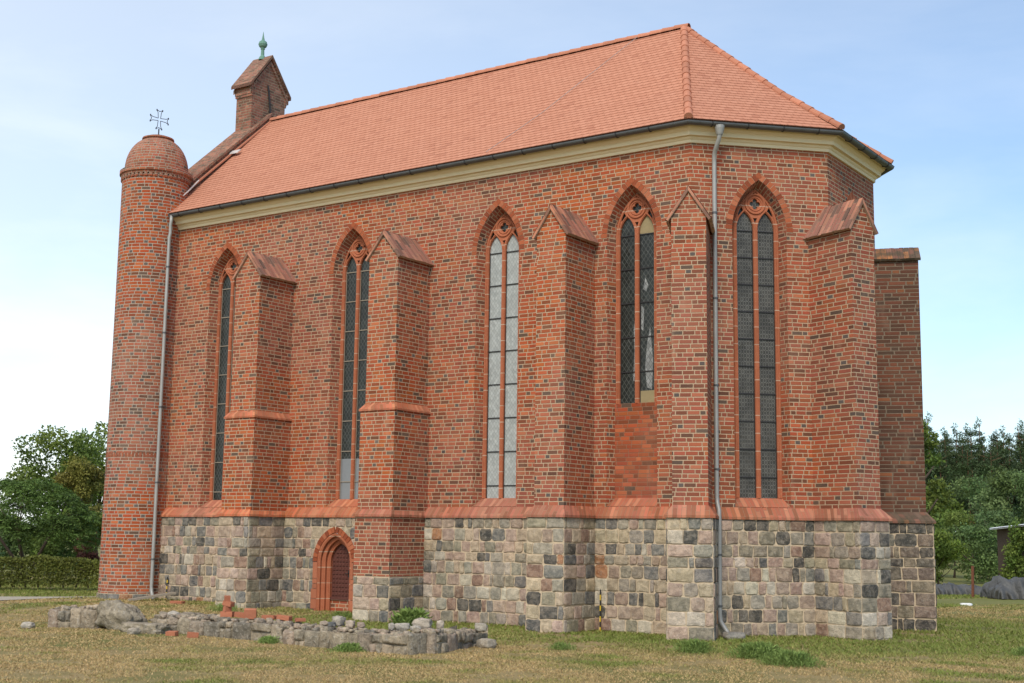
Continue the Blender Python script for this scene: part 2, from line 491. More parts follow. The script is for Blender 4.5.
def stone_mat(name, k=1.0, lich=0.35, dirt=0.0):
    T = NT(name)
    a = T.attr()
    n1 = T.noise(8, 6); n2 = T.noise(55, 4); n3 = T.noise(17, 5)
    c = T.mix(T.smooth(n1.outputs['Fac'], 0.40, 0.62), T.mix(0.38, a, (0.09, 0.08, 0.065)), T.mix(0.25, a, (0.52, 0.43, 0.32)))
    vein = T.noise(13, 6, rough=0.7, dist=1.5)
    c = T.mix(T.math('MULTIPLY', T.smooth(vein.outputs['Fac'], 0.52, 0.66), 0.5), c, T.mix(0.5, a, (0.52, 0.42, 0.33)))
    c = T.mix(T.math('MULTIPLY', T.smooth(n3.outputs['Fac'], 0.53, 0.66), lich), c, (0.46, 0.42, 0.36))
    c = T.mix(T.math('MULTIPLY', T.smooth(n2.outputs['Fac'], 0.5, 0.7), 0.4), c, (0.09, 0.082, 0.07))
    if dirt:
        n4 = T.noise(3.1, 7, rough=0.7)
        c = T.mix(T.math('MULTIPLY', T.smooth(n4.outputs['Fac'], 0.46, 0.60), dirt), c, (0.070, 0.062, 0.042))
    T.bump(T.math('ADD', n2.outputs['Fac'], T.math('MULTIPLY', n3.outputs['Fac'], 2.0)), 0.022 if dirt else 0.012)
    return T.done(c, 0.85, 0.25)
M['stone'] = stone_mat('fieldstone', lich=0.22)
M['ruin_stone'] = stone_mat('ruin_fieldstone', lich=0.5, dirt=0.35)

def tile_mat():
    T = NT('clay_roof_tile')
    uv = T.sep(T.uv())
    row = T.math('FLOOR', T.math('DIVIDE', uv[1], 0.155))
    par = T.math('MULTIPLY', T.math('MODULO', row, 2.0), 0.5)
    xx = T.math('ADD', T.math('DIVIDE', uv[0], 0.17), par)
    c0 = T.math('FLOOR', xx); fx = T.math('SUBTRACT', xx, c0)
    fyv = T.math('SUBTRACT', T.math('DIVIDE', uv[1], 0.155), row)
    wh = T.white(T.xyz(c0, row, 4.0))
    w = T.sep(wh.outputs['Color'])
    col = T.ramp(wh.outputs['Value'], [(0, (0.495, 0.212, 0.130)), (0.35, (0.515, 0.225, 0.139)), (0.7, (0.53, 0.235, 0.147)), (0.96, (0.44, 0.18, 0.11))], 'CONSTANT')
    big = T.noise(0.5, 5)
    col = T.mix(T.math('MULTIPLY', T.smooth(big.outputs['Fac'], 0.4, 0.7), 0.14), col, (0.50, 0.24, 0.155))
    dk = T.noise(4, 6)
    col = T.mix(T.math('MULTIPLY', T.smooth(dk.outputs['Fac'], 0.62, 0.72), 0.22), col, (0.26, 0.13, 0.09))
    edge = T.smooth(T.math('MINIMUM', fx, T.math('SUBTRACT', 1.0, fx)), 0.0, 0.06)
    col = T.mix(edge, (0.42, 0.17, 0.10), col)
    # rounded lower end of each plain tile, bare joint below it
    ex = T.math('SUBTRACT', fx, 0.5)
    curve = T.math('MULTIPLY', T.math('MULTIPLY', ex, ex), 0.9)
    low = T.smooth(T.math('SUBTRACT', fyv, curve), -0.02, 0.06)
    col = T.mix(low, (0.36, 0.145, 0.085), col)
    T.bump(T.math('ADD', T.math('MULTIPLY', edge, 0.6), T.math('ADD', T.math('MULTIPLY', low, 0.6), T.math('MULTIPLY', w[0], 0.5))), 0.006)
    return T.done(col, 0.8, 0.25)
M['tile'] = tile_mat()
M['ridge'] = terracotta('ridge_tile_clay', (0.48, 0.195, 0.118), 0.2)

def glass_mat(name, base, pat, rough=0.08, lead=(0.30, 0.31, 0.31), su=0.105, sv=0.15, wav=0.01, strength=1.0, vary=1.0):
    T = NT(name)
    uv = T.sep(T.uv())
    a = T.math('ADD', T.math('DIVIDE', uv[0], su), T.math('DIVIDE', uv[1], sv))
    b = T.math('SUBTRACT', T.math('DIVIDE', uv[0], su), T.math('DIVIDE', uv[1], sv))
    fa = T.math('FRACT', a); fb = T.math('FRACT', b)
    cell = T.white(T.xyz(T.math('FLOOR', a), T.math('FLOOR', b), 1.0))
    cs = T.sep(cell.outputs['Color'])
    da = T.math('MINIMUM', fa, T.math('SUBTRACT', 1.0, fa)); db = T.math('MINIMUM', fb, T.math('SUBTRACT', 1.0, fb))
    d = T.math('MINIMUM', da, db)
    n = T.noise(2.0, 3, T.uv())
    col = T.mix(T.math('MULTIPLY', cell.outputs['Value'], 1.0), tuple(x * (1 - 0.28 * vary) for x in base), tuple(x * (1 + 0.3 * vary) for x in base))
    if pat == 'lattice':
        ln = T.math('SUBTRACT', 1.0, T.smooth(d, 0.05, 0.10))
        col = T.mix(T.math('MULTIPLY', ln, strength), col, lead)
    elif pat == 'dots':
        ln = T.smooth(d, 0.30, 0.42)
        col = T.mix(T.math('MULTIPLY', ln, strength), col, lead)
    elif pat == 'rings':
        r = T.math('SQRT', T.math('ADD', T.math('POWER', T.math('SUBTRACT', fa, 0.5), 2.0), T.math('POWER', T.math('SUBTRACT', fb, 0.5), 2.0)))
        ln = T.math('SUBTRACT', 1.0, T.smooth(T.math('ABSOLUTE', T.math('SUBTRACT', r, 0.36)), 0.03, 0.09))
        col = T.mix(T.math('MULTIPLY', ln, strength), col, lead)
    col = T.mix(T.math('MULTIPLY', T.smooth(n.outputs['Fac'], 0.45, 0.65), 0.4 * vary), col, tuple(x * 0.5 for x in base))
    T.bump(T.math('ADD', T.math('MULTIPLY', T.noise(9, 3, T.uv()).outputs['Fac'], 1.0), T.math('MULTIPLY', cs[0], 0.3)), wav)
    return T.done(col, rough, 0.25)
M['glass_dark'] = glass_mat('leaded_glass_dark', (0.026, 0.030, 0.027), 'lattice', 0.2, strength=0.4, lead=(0.16, 0.17, 0.155))
M['glass_pale'] = glass_mat('leaded_glass_pale', (0.37, 0.39, 0.375), 'lattice', 0.12, (0.20, 0.21, 0.20), 0.085, 0.115, strength=0.5, vary=0.5)
M['glass_grey'] = glass_mat('leaded_glass_grey', (0.062, 0.060, 0.052), 'rings', 0.35, (0.16, 0.155, 0.14), 0.12, 0.17)
M['glass_reflection_grey'] = plain('painted_reflection_glass', (0.19, 0.205, 0.215), 0.15, 0.35, 1.2, 0.5)  # lighter grey paints the reflection into the glass colour
M['glass_reflection'] = glass_mat('leaded_glass_reflection', (0.25, 0.26, 0.255), 'lattice', 0.15, strength=0.9, lead=(0.12, 0.125, 0.12))  # pale glass colour stands in for bright reflections

def leaf_mat(name, col, rough=0.6, trans=0.25, vary=0.5):
    T = NT(name)
    a = T.attr()
    n = T.noise(0.9, 4)
    c = T.mix(n.outputs['Fac'], tuple(x * (1 - vary * 0.5) for x in col), tuple(x * (1 + vary * 0.5) for x in col))
    c = T.mix(1.0, c, a, 'MULTIPLY')
    T.done(c, rough, 0.2)
    tr = T.n('ShaderNodeBsdfTranslucent'); T.put(tr.inputs['Color'], c)
    ms = T.n('ShaderNodeMixShader'); ms.inputs[0].default_value = trans
    out = T.t.nodes['Material Output']
    T.t.links.new(T.b.outputs[0], ms.inputs[1]); T.t.links.new(tr.outputs[0], ms.inputs[2]); T.t.links.new(ms.outputs[0], out.inputs['Surface'])
    return T.mat
M['leaf'] = leaf_mat('broad_leaf', (0.13, 0.185, 0.040))
M['sumac_leaf'] = leaf_mat('sumac_leaf', (0.105, 0.17, 0.042))
M['hedge_leaf'] = leaf_mat('hedge_leaf', (0.12, 0.14, 0.03))
M['brown_leaf'] = leaf_mat('turning_leaf', (0.19, 0.18, 0.042))
M['pink_leaf'] = leaf_mat('purple_leaf', (0.19, 0.085, 0.065))
M['pine_leaf'] = leaf_mat('pine_needle', (0.058, 0.092, 0.038), trans=0.1)
M['bush_leaf'] = leaf_mat('bush_leaf', (0.115, 0.175, 0.062))
M['ivy_leaf'] = leaf_mat('ivy_leaf', (0.14, 0.20, 0.045))
M['grass'] = leaf_mat('grass_blade', (1.0, 1.0, 1.0), trans=0.2, vary=0.3)
M['weed'] = leaf_mat('weed_leaf', (0.23, 0.32, 0.09), trans=0.3)

def ground_mat():
    T = NT('dry_lawn_soil')
    n1 = T.noise(0.35, 6, rough=0.6); n2 = T.noise(2.2, 6); n3 = T.noise(30, 4)
    c = T.mix(T.smooth(n2.outputs['Fac'], 0.38, 0.66), (0.36, 0.275, 0.135), (0.27, 0.22, 0.095))
    c = T.mix(T.smooth(n1.outputs['Fac'], 0.45, 0.62), c, (0.16, 0.17, 0.05))
    far_ = T.smooth(T.sep(T.pos())[1], 8.0, 14.0)
    c = T.mix(T.math('MULTIPLY', far_, 0.8), c, (0.17, 0.20, 0.055))
    c = T.mix(T.math('MULTIPLY', n3.outputs['Fac'], 0.5), c, (0.19, 0.14, 0.075))
    T.bump(n3.outputs['Fac'], 0.03)
    return T.done(c, 0.95, 0.1)
M['ground'] = ground_mat()
def gravel_mat():
    T = NT('gravel')
    n = T.noise(40, 4); n2 = T.noise(1.5, 4)
    c = T.mix(n.outputs['Fac'], (0.32, 0.28, 0.22), (0.50, 0.45, 0.37))
    c = T.mix(T.math('MULTIPLY', n2.outputs['Fac'], 0.5), c, (0.33, 0.28, 0.2))
    T.bump(n.outputs['Fac'], 0.02)
    return T.done(c, 0.95, 0.15)
M['gravel'] = gravel_mat()

# ------------------------------------------------------------------ ground
def sstep(a, b, x):
    t = np.clip((x - a) / (b - a), 0.0, 1.0)
    return t * t * (3 - 2 * t)
def gz(x, y):
    x = np.asarray(x, float); y = np.asarray(y, float)
    g = 0.16 * sstep(-6, -13, x) * sstep(-6.0, -1.5, y) * sstep(-20.5, -17.0, x)
    g = g + 0.03 * np.sin(x * 0.7 + 1.0) * np.sin(y * 0.6) * sstep(4.0, 8.0, np.hypot(x + 6, y - 3) * 0 + np.abs(y - 3.5))
    return g

def make_ground():
    xs = np.concatenate([[-900, -400, -200, -110, -70], np.arange(-50, 40.1, 1.0), [60, 90, 150, 300, 600, 900]])
    ys = np.concatenate([[-400, -150, -70, -45], np.arange(-34, 60.1, 1.0), [75, 100, 150, 250, 500, 900]])
    X, Yg = np.meshgrid(xs, ys)
    Z = gz(X, Yg) - 0.03 * 0
    V = np.stack([X.ravel(), Yg.ravel(), Z.ravel()], 1)
    nx = len(xs)
    fs = []
    for j in range(len(ys) - 1):
        for i in range(nx - 1):
            a = j * nx + i
            fs.append((a, a + 1, a + nx + 1, a + nx))
    mb = MB(); mb.mesh([tuple(v) for v in V], fs)
    o = mb.build('ground', M['ground'], smooth=True)
    tag(o, kind='structure')
make_ground()

PA, PD = Vector((-19.6, -0.8, 0)), Vector((0.66, 0.751, 0))          # gravel path behind the turret
def make_path():
    mb = MB()
    nrm = Vector((-PD.y, PD.x, 0))
    prev = None
    for k in range(-30, 12):
        c = PA + PD * k * 1.2
        w0 = 1.75 + 0.12 * math.sin(k * 1.3); w1 = 1.75 + 0.12 * math.sin(k * 0.9 + 2)
        a = c - nrm * w0; b = c + nrm * w1
        a.z = float(gz(a.x, a.y)) + 0.02; b.z = float(gz(b.x, b.y)) + 0.02
        if prev: mb.face([prev[0], a, b, prev[1]])
        prev = (a, b)
    tag(mb.build('path', M['gravel'], smooth=True), kind='structure')
make_path()

# ------------------------------------------------------------------ chapel
WX = -15.95                                        # west end of the nave wall
SD = 3.05
B_ = Vector((0, 0)); C_ = Vector((2.157, 2.157)); D_ = Vector((2.157, 5.03)); E_ = Vector((0, 7.187))
YR = 3.594; ZR = 14.23; XR = -1.95
chapel = empty('chapel', (0, 0, 0))
tag(chapel, 'red brick gothic chapel with fieldstone base and orange tiled roof', 'chapel')

NAVE = Frame((0, 0), -90)                           # u = +X
FAC2 = Frame((0, 0), -45)
FAC3 = Frame((C_.x, C_.y), 0)
FAC4 = Frame((D_.x, D_.y), 45)
FACS = Frame((0, E_.y), 90)

class BP:
    pass
def bp(kind, **k):
    b = BP(); b.kind = kind; b.step = False; b.__dict__.update(k); return b
BUT = [bp('n', xl=-12.02, xr=-11.18, d=1.2, step=True), bp('n', xl=-7.66, xr=-6.81, d=1.2, step=True), bp('n', xl=-3.02, xr=-2.30, d=1.2, step=False),
       bp('c', c=B_, a=-67.5, hw=0.345, d=1.15, fa=-90, fb=-45, sh=0.04), bp('c', c=C_, a=-22.5, hw=0.335, d=1.0, fa=-45, fb=0, sh=-0.10), bp('c', c=D_, a=22.5, hw=0.35, d=0.91, fa=0, fb=45, sh=0.0)]
for b in BUT:
    if b.kind == 'c':
        f_ = Frame(b.c, b.a); b.fr = Frame(b.c + Vector((f_.t.x, f_.t.y)) * b.sh, b.a)

def line_hit(fr, u, facang, c, off):
    """point on the side line (u) of a corner buttress where it meets the wall face offset by off"""
    n = Vector((math.cos(R(facang)), math.sin(R(facang)), 0))
    p0 = fr(u, 0, 0)
    k = (off + n.dot(Vector((c.x, c.y, 0)) - p0)) / n.dot(fr.o)
    return p0 + fr.o * k

def outline(off, aw, ad):
    pts = [Vector((WX, -off, 0))]
    for b in BUT:
        if b.kind == 'n':
            pts += [Vector((b.xl - aw, -off, 0)), Vector((b.xl - aw, -(b.d + ad), 0)), Vector((b.xr + aw, -(b.d + ad), 0)), Vector((b.xr + aw, -off, 0))]
        else:
            fr = b.fr; w = b.hw + aw
            pts += [line_hit(fr, -w, b.fa, b.c, off), fr(-w, b.d + ad, 0), fr(w, b.d + ad, 0), line_hit(fr, w, b.fb, b.c, off)]
    # plain south-east corner and south wall
    k = off * math.tan(R(22.5))
    pts += [Vector((E_.x + k, E_.y + off, 0)), Vector((WX, E_.y + off, 0))]
    return pts

# upper walls with window openings
HW, ZS, RISE, ZB = 0.60, 8.30, 1.10, 2.56
WIN = [('n', NAVE, -13.65), ('n', NAVE, -9.25), ('n', NAVE, -4.87), ('n', NAVE, -1.40), ('f', FAC2, 1.50), ('f', FAC3, 1.44)]
ZT = 10.16
mb = MB()
panel(mb, NAVE, 0, [(WX, 2.40), (0, 2.40), (0, ZT), (WX, ZT)], [arch(HW, ZS, RISE, ZB, cx=c) for k, fr, c in WIN if fr is NAVE])
panel(mb, FAC2, 0, [(0, 2.40), (SD, 2.40), (SD, ZT), (0, ZT)], [arch(HW, ZS, RISE, ZB, cx=1.50)], u0=0.06)
panel(mb, FAC3, 0, [(0, 2.40), (2.873, 2.40), (2.873, ZT), (0, ZT)], [arch(HW, ZS, RISE, ZB, cx=1.44)], u0=3.05)
panel(mb, FAC4, 0, [(0, 2.40), (SD, 2.40), (SD, ZT), (0, ZT)], [], u0=5.9)
panel(mb, FACS, 0, [(0, 2.40), (-WX, 2.40), (-WX, ZT), (0, ZT)], [], u0=9)
IHW, IZS, IRISE, IZB, DEP = 0.51, 8.33, 0.93, 2.72, 0.27
for k, fr, c in WIN:
    A = arch(HW, ZS, RISE, ZB, cx=c); Bq = arch(IHW, IZS, IRISE, IZB, cx=c)
    bridge(mb, fr, A, 0, Bq, -DEP)
mb.build('wall', M['brick'], chapel)

# plinth of squared fieldstone
ROWS = []
z = -0.25
rr = random.Random(5)
while z < 2.3:
    h = rr.uniform(0.20, 0.285)
    if 2.31 - (z + h) < 0.17: h = 2.31 - z
    ROWS.append((z, z + h)); z += h
STONES = [((0.40, 0.275, 0.21), 5), ((0.32, 0.285, 0.225), 4.5), ((0.48, 0.38, 0.255), 4.5), ((0.036, 0.038, 0.037), 2.3), ((0.085, 0.092, 0.095), 1.6), ((0.165, 0.165, 0.155), 3.0),
          ((0.26, 0.145, 0.10), 2.0), ((0.58, 0.51, 0.40), 2.8), ((0.45, 0.315, 0.245), 4), ((0.25, 0.22, 0.155), 3.5), ((0.38, 0.15, 0.05), 0.12)]
def stone_col(rg, k=1.0, dark=0.0):
    if dark and rg.random() < dark: c = (0.07, 0.068, 0.066)
    else: c = rg.choices([s for s, w in STONES], [w for s, w in STONES])[0]
    j = rg.uniform(0.82, 1.18) * k
    return tuple(x * j * rg.uniform(0.96, 1.04) for x in c)

def pillow(mb, P, t, o, u0, u1, z0, z1, rg, col, dep=None):
    g = rg.uniform(0.004, 0.011)
    u0 += g; u1 -= g; z0 += g; z1 -= g
    w, h = u1 - u0, z1 - z0
    if w < 0.03 or h < 0.03: return
    dep = dep or rg.uniform(0.012, 0.034)
    ch = min(w, h) * rg.choice((0.04, 0.07, 0.10, 0.16))
    j = lambda a: rg.uniform(-a, a)
    ring = [(u0 + ch, z0), ((u0 + u1) / 2, z0), (u1 - ch, z0), (u1, z0 + ch), (u1, (z0 + z1) / 2), (u1, z1 - ch), (u1 - ch, z1), ((u0 + u1) / 2, z1), (u0 + ch, z1), (u0, z1 - ch), (u0, (z0 + z1) / 2), (u0, z0 + ch)]
    ring = [(a + j(0.012), b + j(0.012)) for a, b in ring]
    cu, cz = (u0 + u1) / 2, (z0 + z1) / 2
    V = []
    for s, d in ((1.0, -0.012), (0.97, dep * 0.45), (0.86, dep * 0.85), (0.55, dep)):
        for a, b in ring:
            V.append(P + t * (cu + (a - cu) * s) + o * (d + j(0.003)) + Vector((0, 0, cz + (b - cz) * s)))
    n = 12
    Fc = []
    for r_ in range(3):
        for k in range(n):
            Fc.append((r_ * n + k, r_ * n + (k + 1) % n, (r_ + 1) * n + (k + 1) % n, (r_ + 1) * n + k))
    Fc.append(tuple(range(3 * n, 4 * n)))
    mb.mesh(V, Fc, col)

def stone_face(mb, P0, P1, rg, zlo=-0.25, zhi=2.31, cut=None, k=1.0, dark=0.0, wr=(0.17, 0.37)):
    P0 = Vector(P0); P1 = Vector(P1)
    d = P1 - P0; Lh = d.length; t = d.normalized(); o = Vector((t.y, -t.x, 0))
    for (a, b) in ROWS:
        if b < zlo + 0.02 or a > zhi - 0.02: continue
        a2, b2 = max(a, zlo), min(b, zhi)
        segs = [(0.0, Lh)]
        if cut:
            cc, hw = cut((a2 + b2) / 2)
            if hw > 0: segs = [(0.0, cc - hw), (cc + hw, Lh)]
        for s0, s1 in segs:
            u = s0
            while u < s1 - 0.01:
                w = rg.uniform(*wr) if rg.random() < 0.86 else rg.uniform(0.09, 0.16)
                if s1 - (u + w) < 0.12: w = s1 - u
                if w > 0.52: w = w / 2
                pillow(mb, P0, t, o, u, u + w, a2, b2, rg, stone_col(rg, k, dark))
                u += w

DOORX = -9.39
DHW, DZS, DRISE = 0.58, 1.25, 0.76                  # opening cut into the plinth
PO = outline(0.12, 0.09, 0.13)
rg = random.Random(21)
pl_mb = MB(); mo_mb = MB()
ends = []
nb = len(BUT)
idx = 0
wall_edges, but_edges = [], {}
wall_edges.append((PO[0], PO[1]))
for i in range(nb):
    q = PO[1 + 4 * i: 5 + 4 * i]
    but_edges[i] = [(q[0], q[1]), (q[1], q[2]), (q[2], q[3])]
    nxt = PO[5 + 4 * i]
    wall_edges.append((q[3], nxt))
wall_edges.append((PO[-2], PO[-1]))
for n_, (a, b) in enumerate(wall_edges):
    dx = a.x <= DOORX <= b.x and abs(a.y - b.y) < 1e-6 and a.y < 0
    if dx:
        cut = lambda zz, a=a: (DOORX - a.x, arch_half(DHW, DZS, DRISE, zz) if zz < DZS + DRISE else 0)
        stone_face(pl_mb, a, b, rg, cut=cut)
        fr = Frame((a.x, a.y), -90)
        outer = [(0, -0.25), (DOORX - a.x - DHW, -0.25)] + [(u, zz) for u, zz in arch(DHW, DZS, DRISE, -0.25, cx=DOORX - a.x)][1:-1] + [(DOORX - a.x + DHW, -0.25), ((b - a).length, -0.25), ((b - a).length, 2.34), (0, 2.34)]
        panel(mo_mb, fr, 0, outer, [])
    else:
        stone_face(pl_mb, a, b, rg)
        mo_mb.face([a + Vector((0, 0, -0.25)), b + Vector((0, 0, -0.25)), b + Vector((0, 0, 2.34)), a + Vector((0, 0, 2.34))])
for i in range(len(mo_mb.m)): mo_mb.m[i] = 1
pl_mb.v_ofs = len(pl_mb.v)
def merge(a, b):
    i = len(a.v)
    a.v += b.v; a.f += [tuple(i + k for k in f) for f in b.f]; a.uv += b.uv; a.c += b.c; a.m += b.m
merge(pl_mb, mo_mb)
pl_mb.build('plinth', [M['stone'], M['mortar']], chapel)

# string course: sloping brick offset over the plinth, running round every buttress
SO = outline(0.175, 0.145, 0.185); SI = outline(-0.004, -0.004, -0.004)
mb = MB()
u = 0
for i in range(len(SO) - 1):
    l = (SO[i + 1] - SO[i]).length
    dz = lambda p, zz: Vector((p.x, p.y, zz))
    a, b = SO[i], SO[i + 1]
    c, d = SI[i], SI[i + 1]
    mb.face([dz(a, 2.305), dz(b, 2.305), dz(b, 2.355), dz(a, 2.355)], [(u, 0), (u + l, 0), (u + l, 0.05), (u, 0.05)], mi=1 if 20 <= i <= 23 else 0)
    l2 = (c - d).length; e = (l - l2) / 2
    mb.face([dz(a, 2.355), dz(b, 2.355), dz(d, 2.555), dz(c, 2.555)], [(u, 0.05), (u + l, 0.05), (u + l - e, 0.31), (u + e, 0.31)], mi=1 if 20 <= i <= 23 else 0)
    mb.face([dz(c, 2.30), dz(d, 2.30), dz(b, 2.305), dz(a, 2.305)], [(u + e, 0), (u + l - e, 0), (u + l, 0.2), (u, 0.2)])
    u += l
mb.build('string_course', [M['coping'], M['mossy_coping']], chapel)

# buttresses
def make_buttress(i, b):
    if b.kind == 'n':
        fr = Frame(((b.xl + b.xr) / 2, 0), -90); hw = (b.xr - b.xl) / 2; back = -0.02
    else:
        fr = b.fr; hw = b.hw; back = -0.45
    darker = i == 5
    ze, za = 8.24, 8.76
    if i == 5: ze, za = 8.20, 8.46
    d = b.d
    mb = MB()
    uo = i * 3.3
    def prism(h0, h1, hw_, d_):
        mb.face([fr(-hw_, back, h0), fr(-hw_, d_, h0), fr(-hw_, d_, h1), fr(-hw_, back, h1)], [(uo - d_, h0), (uo, h0), (uo, h1), (uo - d_, h1)])
        mb.face([fr(-hw_, d_, h0), fr(hw_, d_, h0), fr(hw_, d_, h1), fr(-hw_, d_, h1)], [(uo, h0), (uo + 2 * hw_, h0), (uo + 2 * hw_, h1), (uo, h1)])
        mb.face([fr(hw_, d_, h0), fr(hw_, back, h0), fr(hw_, back, h1), fr(hw_, d_, h1)], [(uo + 2 * hw_, h0), (uo + 2 * hw_ + d_, h0), (uo + 2 * hw_ + d_, h1), (uo + 2 * hw_, h1)])
    if b.step:
        prism(2.40, 4.70, hw + 0.075, d + 0.075)
        prism(4.70, ze, hw, d)
    else:
        prism(2.40, ze, hw, d)
    mb.face([fr(-hw, d, ze), fr(hw, d, ze), fr(0, d, za)], [(uo, ze), (uo + 2 * hw, ze), (uo + hw, za)])
    body = mb.build('buttress', M['darker_brick'] if darker else M['brick'], chapel)
    if darker: body['label'] = 'dark buttress with mossy coping'
    # gabled cap of tiles, in two slopes
    cb = MB()
    ov, th = 0.055, 0.055
    sl = Vector((hw, za - ze)); ln = sl.length; nx, nz_ = (za - ze) / ln, hw / ln
    for sgn in (-1, 1):
        e0 = Vector((sgn * (hw + ov), ze - ov * (za - ze) / hw)); r0 = Vector((0, za))
        e1 = e0 + Vector((sgn * nx * th, nz_ * th)); r1 = Vector((0, za + th / nz_))
        f_, bk = d + 0.05, back
        l = (r0 - e0).length
        def P(q, w): return fr(q.x, w, q.y)
        top = [P(e1, f_), P(e1, bk), P(r1, bk), P(r1, f_)]
        bot = [P(e0, f_), P(r0, f_), P(r0, bk), P(e0, bk)]
        frt = [P(e0, f_), P(e1, f_), P(r1, f_), P(r0, f_)]
        eav = [P(e0, f_), P(e0, bk), P(e1, bk), P(e1, f_)]
        if sgn < 0: top.reverse(); bot.reverse(); frt.reverse(); eav.reverse()
        tuv = {0: (0, 0), 1: (f_ - bk, 0), 2: (f_ - bk, l), 3: (0, l)}
        order = [0, 1, 2, 3] if sgn > 0 else [3, 2, 1, 0]
        cb.face(top, [tuv[k] for k in order])
        cb.face(bot, [(0, 0)] * 4); cb.face(frt, [(0, 0), (0.05, 0), (0.05, l), (0, l)]); cb.face(eav, [(0, 0), (f_ - bk, 0), (f_ - bk, 0.05), (0, 0.05)])
        # proud courses of cap brick so that the eave reads
        n = int((f_ - bk) / 0.105)
        rgl = random.Random(i * 7 + sgn)
        for k in range(n):
            w0 = bk + (f_ - bk) * k / n; w1 = bk + (f_ - bk) * (k + 1) / n - 0.006
            h = rgl.uniform(0.004, 0.016)
            q = [e1 + Vector((sgn * nx * h, nz_ * h)) + (e0 - r0).normalized() * rgl.uniform(0, 0.02), r1 + Vector((0, h / nz_))]
            vv = [P(q[0], w0), P(q[0], w1), P(q[1], w1), P(q[1], w0)]
            uvq = [(f_ - w0, 0), (f_ - w1, 0), (f_ - w1, l), (f_ - w0, l)]
            if sgn > 0: vv = [vv[1], vv[0], vv[3], vv[2]]; uvq = [uvq[1], uvq[0], uvq[3], uvq[2]]
            cb.face(vv, uvq)
            ev = [P(q[0], w0), P(q[0], w1), P(e0, w1), P(e0, w0)]
            cb.face(ev if sgn < 0 else ev[::-1], [(0, 0)] * 4)
    cb.build('cap', M['mossy_coping'] if darker else M['cap'], body)
    if b.step:
        ob = MB()
        a1, a0 = 0.105, -0.003
        o_ = [(-(hw + a1), 0.0), (-(hw + a1), d + a1), (hw + a1, d + a1), (hw + a1, 0.0)]
        i_ = [(-(hw + a0), 0.0), (-(hw + a0), d + a0), (hw + a0, d + a0), (hw + a0, 0.0)]
        u = 0
        for k in range(3):
            l = math.dist(o_[k], o_[k + 1])
            for (za_, zb_, pa, pb) in ((4.685, 4.725, o_, o_), (4.725, 4.87, o_, i_), (4.68, 4.685, i_, o_)):
                ob.face([fr(*pa[k], za_), fr(*pa[k + 1], za_), fr(*pb[k + 1], zb_), fr(*pb[k], zb_)], [(u, 0), (u + l, 0), (u + l, 0.2), (u, 0.2)])
            u += l
        ob.build('offset_course', M['coping'], body)
    # stone foot
    pb = MB(); mo = MB(); bb = MB()
    rgb = random.Random(100 + i)
    brick_top = i == 1
    for (a, e) in but_edges[i]:
        zh = 0.98 if brick_top else 2.31
        stone_face(pb, a, e, rgb, zhi=zh, k=0.40 if darker else 1.14, dark=0.30 if darker else 0.02, wr=(0.24, 0.50))
        mo.face([a + Vector((0, 0, -0.25)), e + Vector((0, 0, -0.25)), e + Vector((0, 0, zh + 0.03)), a + Vector((0, 0, zh + 0.03))], mi=1)
        if brick_top:
            l = (e - a).length
            o = Vector(((e - a).y, -(e - a).x, 0)).normalized() * 0.008
            bb.face([a + o + Vector((0, 0, 1.0)), e + o + Vector((0, 0, 1.0)), e + o + Vector((0, 0, 2.32)), a + o + Vector((0, 0, 2.32))], [(a.x + a.y, 1.0), (a.x + a.y + l, 1.0), (a.x + a.y + l, 2.32), (a.x + a.y, 2.32)])
    merge(pb, mo)
    pb.build('stone_foot', [M['stone'], M['mortar']], body)
    if brick_top: bb.build('brick_facing', M['brick'], body)
for i, b in enumerate(BUT): make_buttress(i, b)

# ------------------------------------------------------------------ windows
def ring_bricks(mb, fr, cx, hw, zs, rise, w0, thick, proud, rg, step=0.098, zb=None, cols=None, depth=0.05):
    """voussoirs round a pointed arch, each its own block"""
    Rr = (hw * hw + rise * rise) / (2 * hw); a1 = math.asin(min(1, rise / Rr))
    n = max(3, int(round(Rr * a1 / step)))
    cols = cols or [(0.34, 0.088, 0.038), (0.40, 0.115, 0.050), (0.27, 0.07, 0.032), (0.44, 0.15, 0.075)]
    for sgn in (-1, 1):
        for k in range(n):
            g = 0.010 / Rr
            q0, q1 = a1 * k / n + g / 2, a1 * (k + 1) / n - g / 2
            r0, r1 = Rr, Rr + thick * rg.uniform(0.96, 1.03)
            pp = proud + rg.uniform(-0.002, 0.004)
            def pt(a, r, w):
                u = -hw + Rr - r * math.cos(a)
                zz = zs + r * math.sin(a)
                u = min(u, -0.003)
                return fr(cx - sgn * u * 1.0, w, zz)
            vs_ = [pt(q0, r0, pp), pt(q0, r1, pp), pt(q1, r1, pp), pt(q1, r0, pp)]
            bk = [pt(q0, r0, -depth), pt(q0, r1, -depth), pt(q1, r1, -depth), pt(q1, r0, -depth)]
            j = rg.uniform(0.85, 1.15); c = tuple(x * j for x in rg.choice(cols))
            V = vs_ + bk
            Fc = [(0, 1, 2, 3), (0, 4, 5, 1), (1, 5, 6, 2), (2, 6, 7, 3), (3, 7, 4, 0)]
            if sgn > 0: Fc = [f[::-1] for f in Fc]
            mb.mesh(V, Fc, c)

def circle(cx, cz, r, n=24):
    return [(cx + r * math.cos(2 * math.pi * k / n), cz + r * math.sin(2 * math.pi * k / n)) for k in range(n)]
def quatrefoil(cx, cz, a, r, n=8):
    pts = []
    for q in range(4):
        th = math.pi / 2 * q
        ox, oz = cx + a * math.cos(th), cz + a * math.sin(th)
        for k in range(n + 1):
            al = th - R(115) + R(230) * k / n
            pts.append((ox + r * math.cos(al), oz + r * math.sin(al)))
    return pts

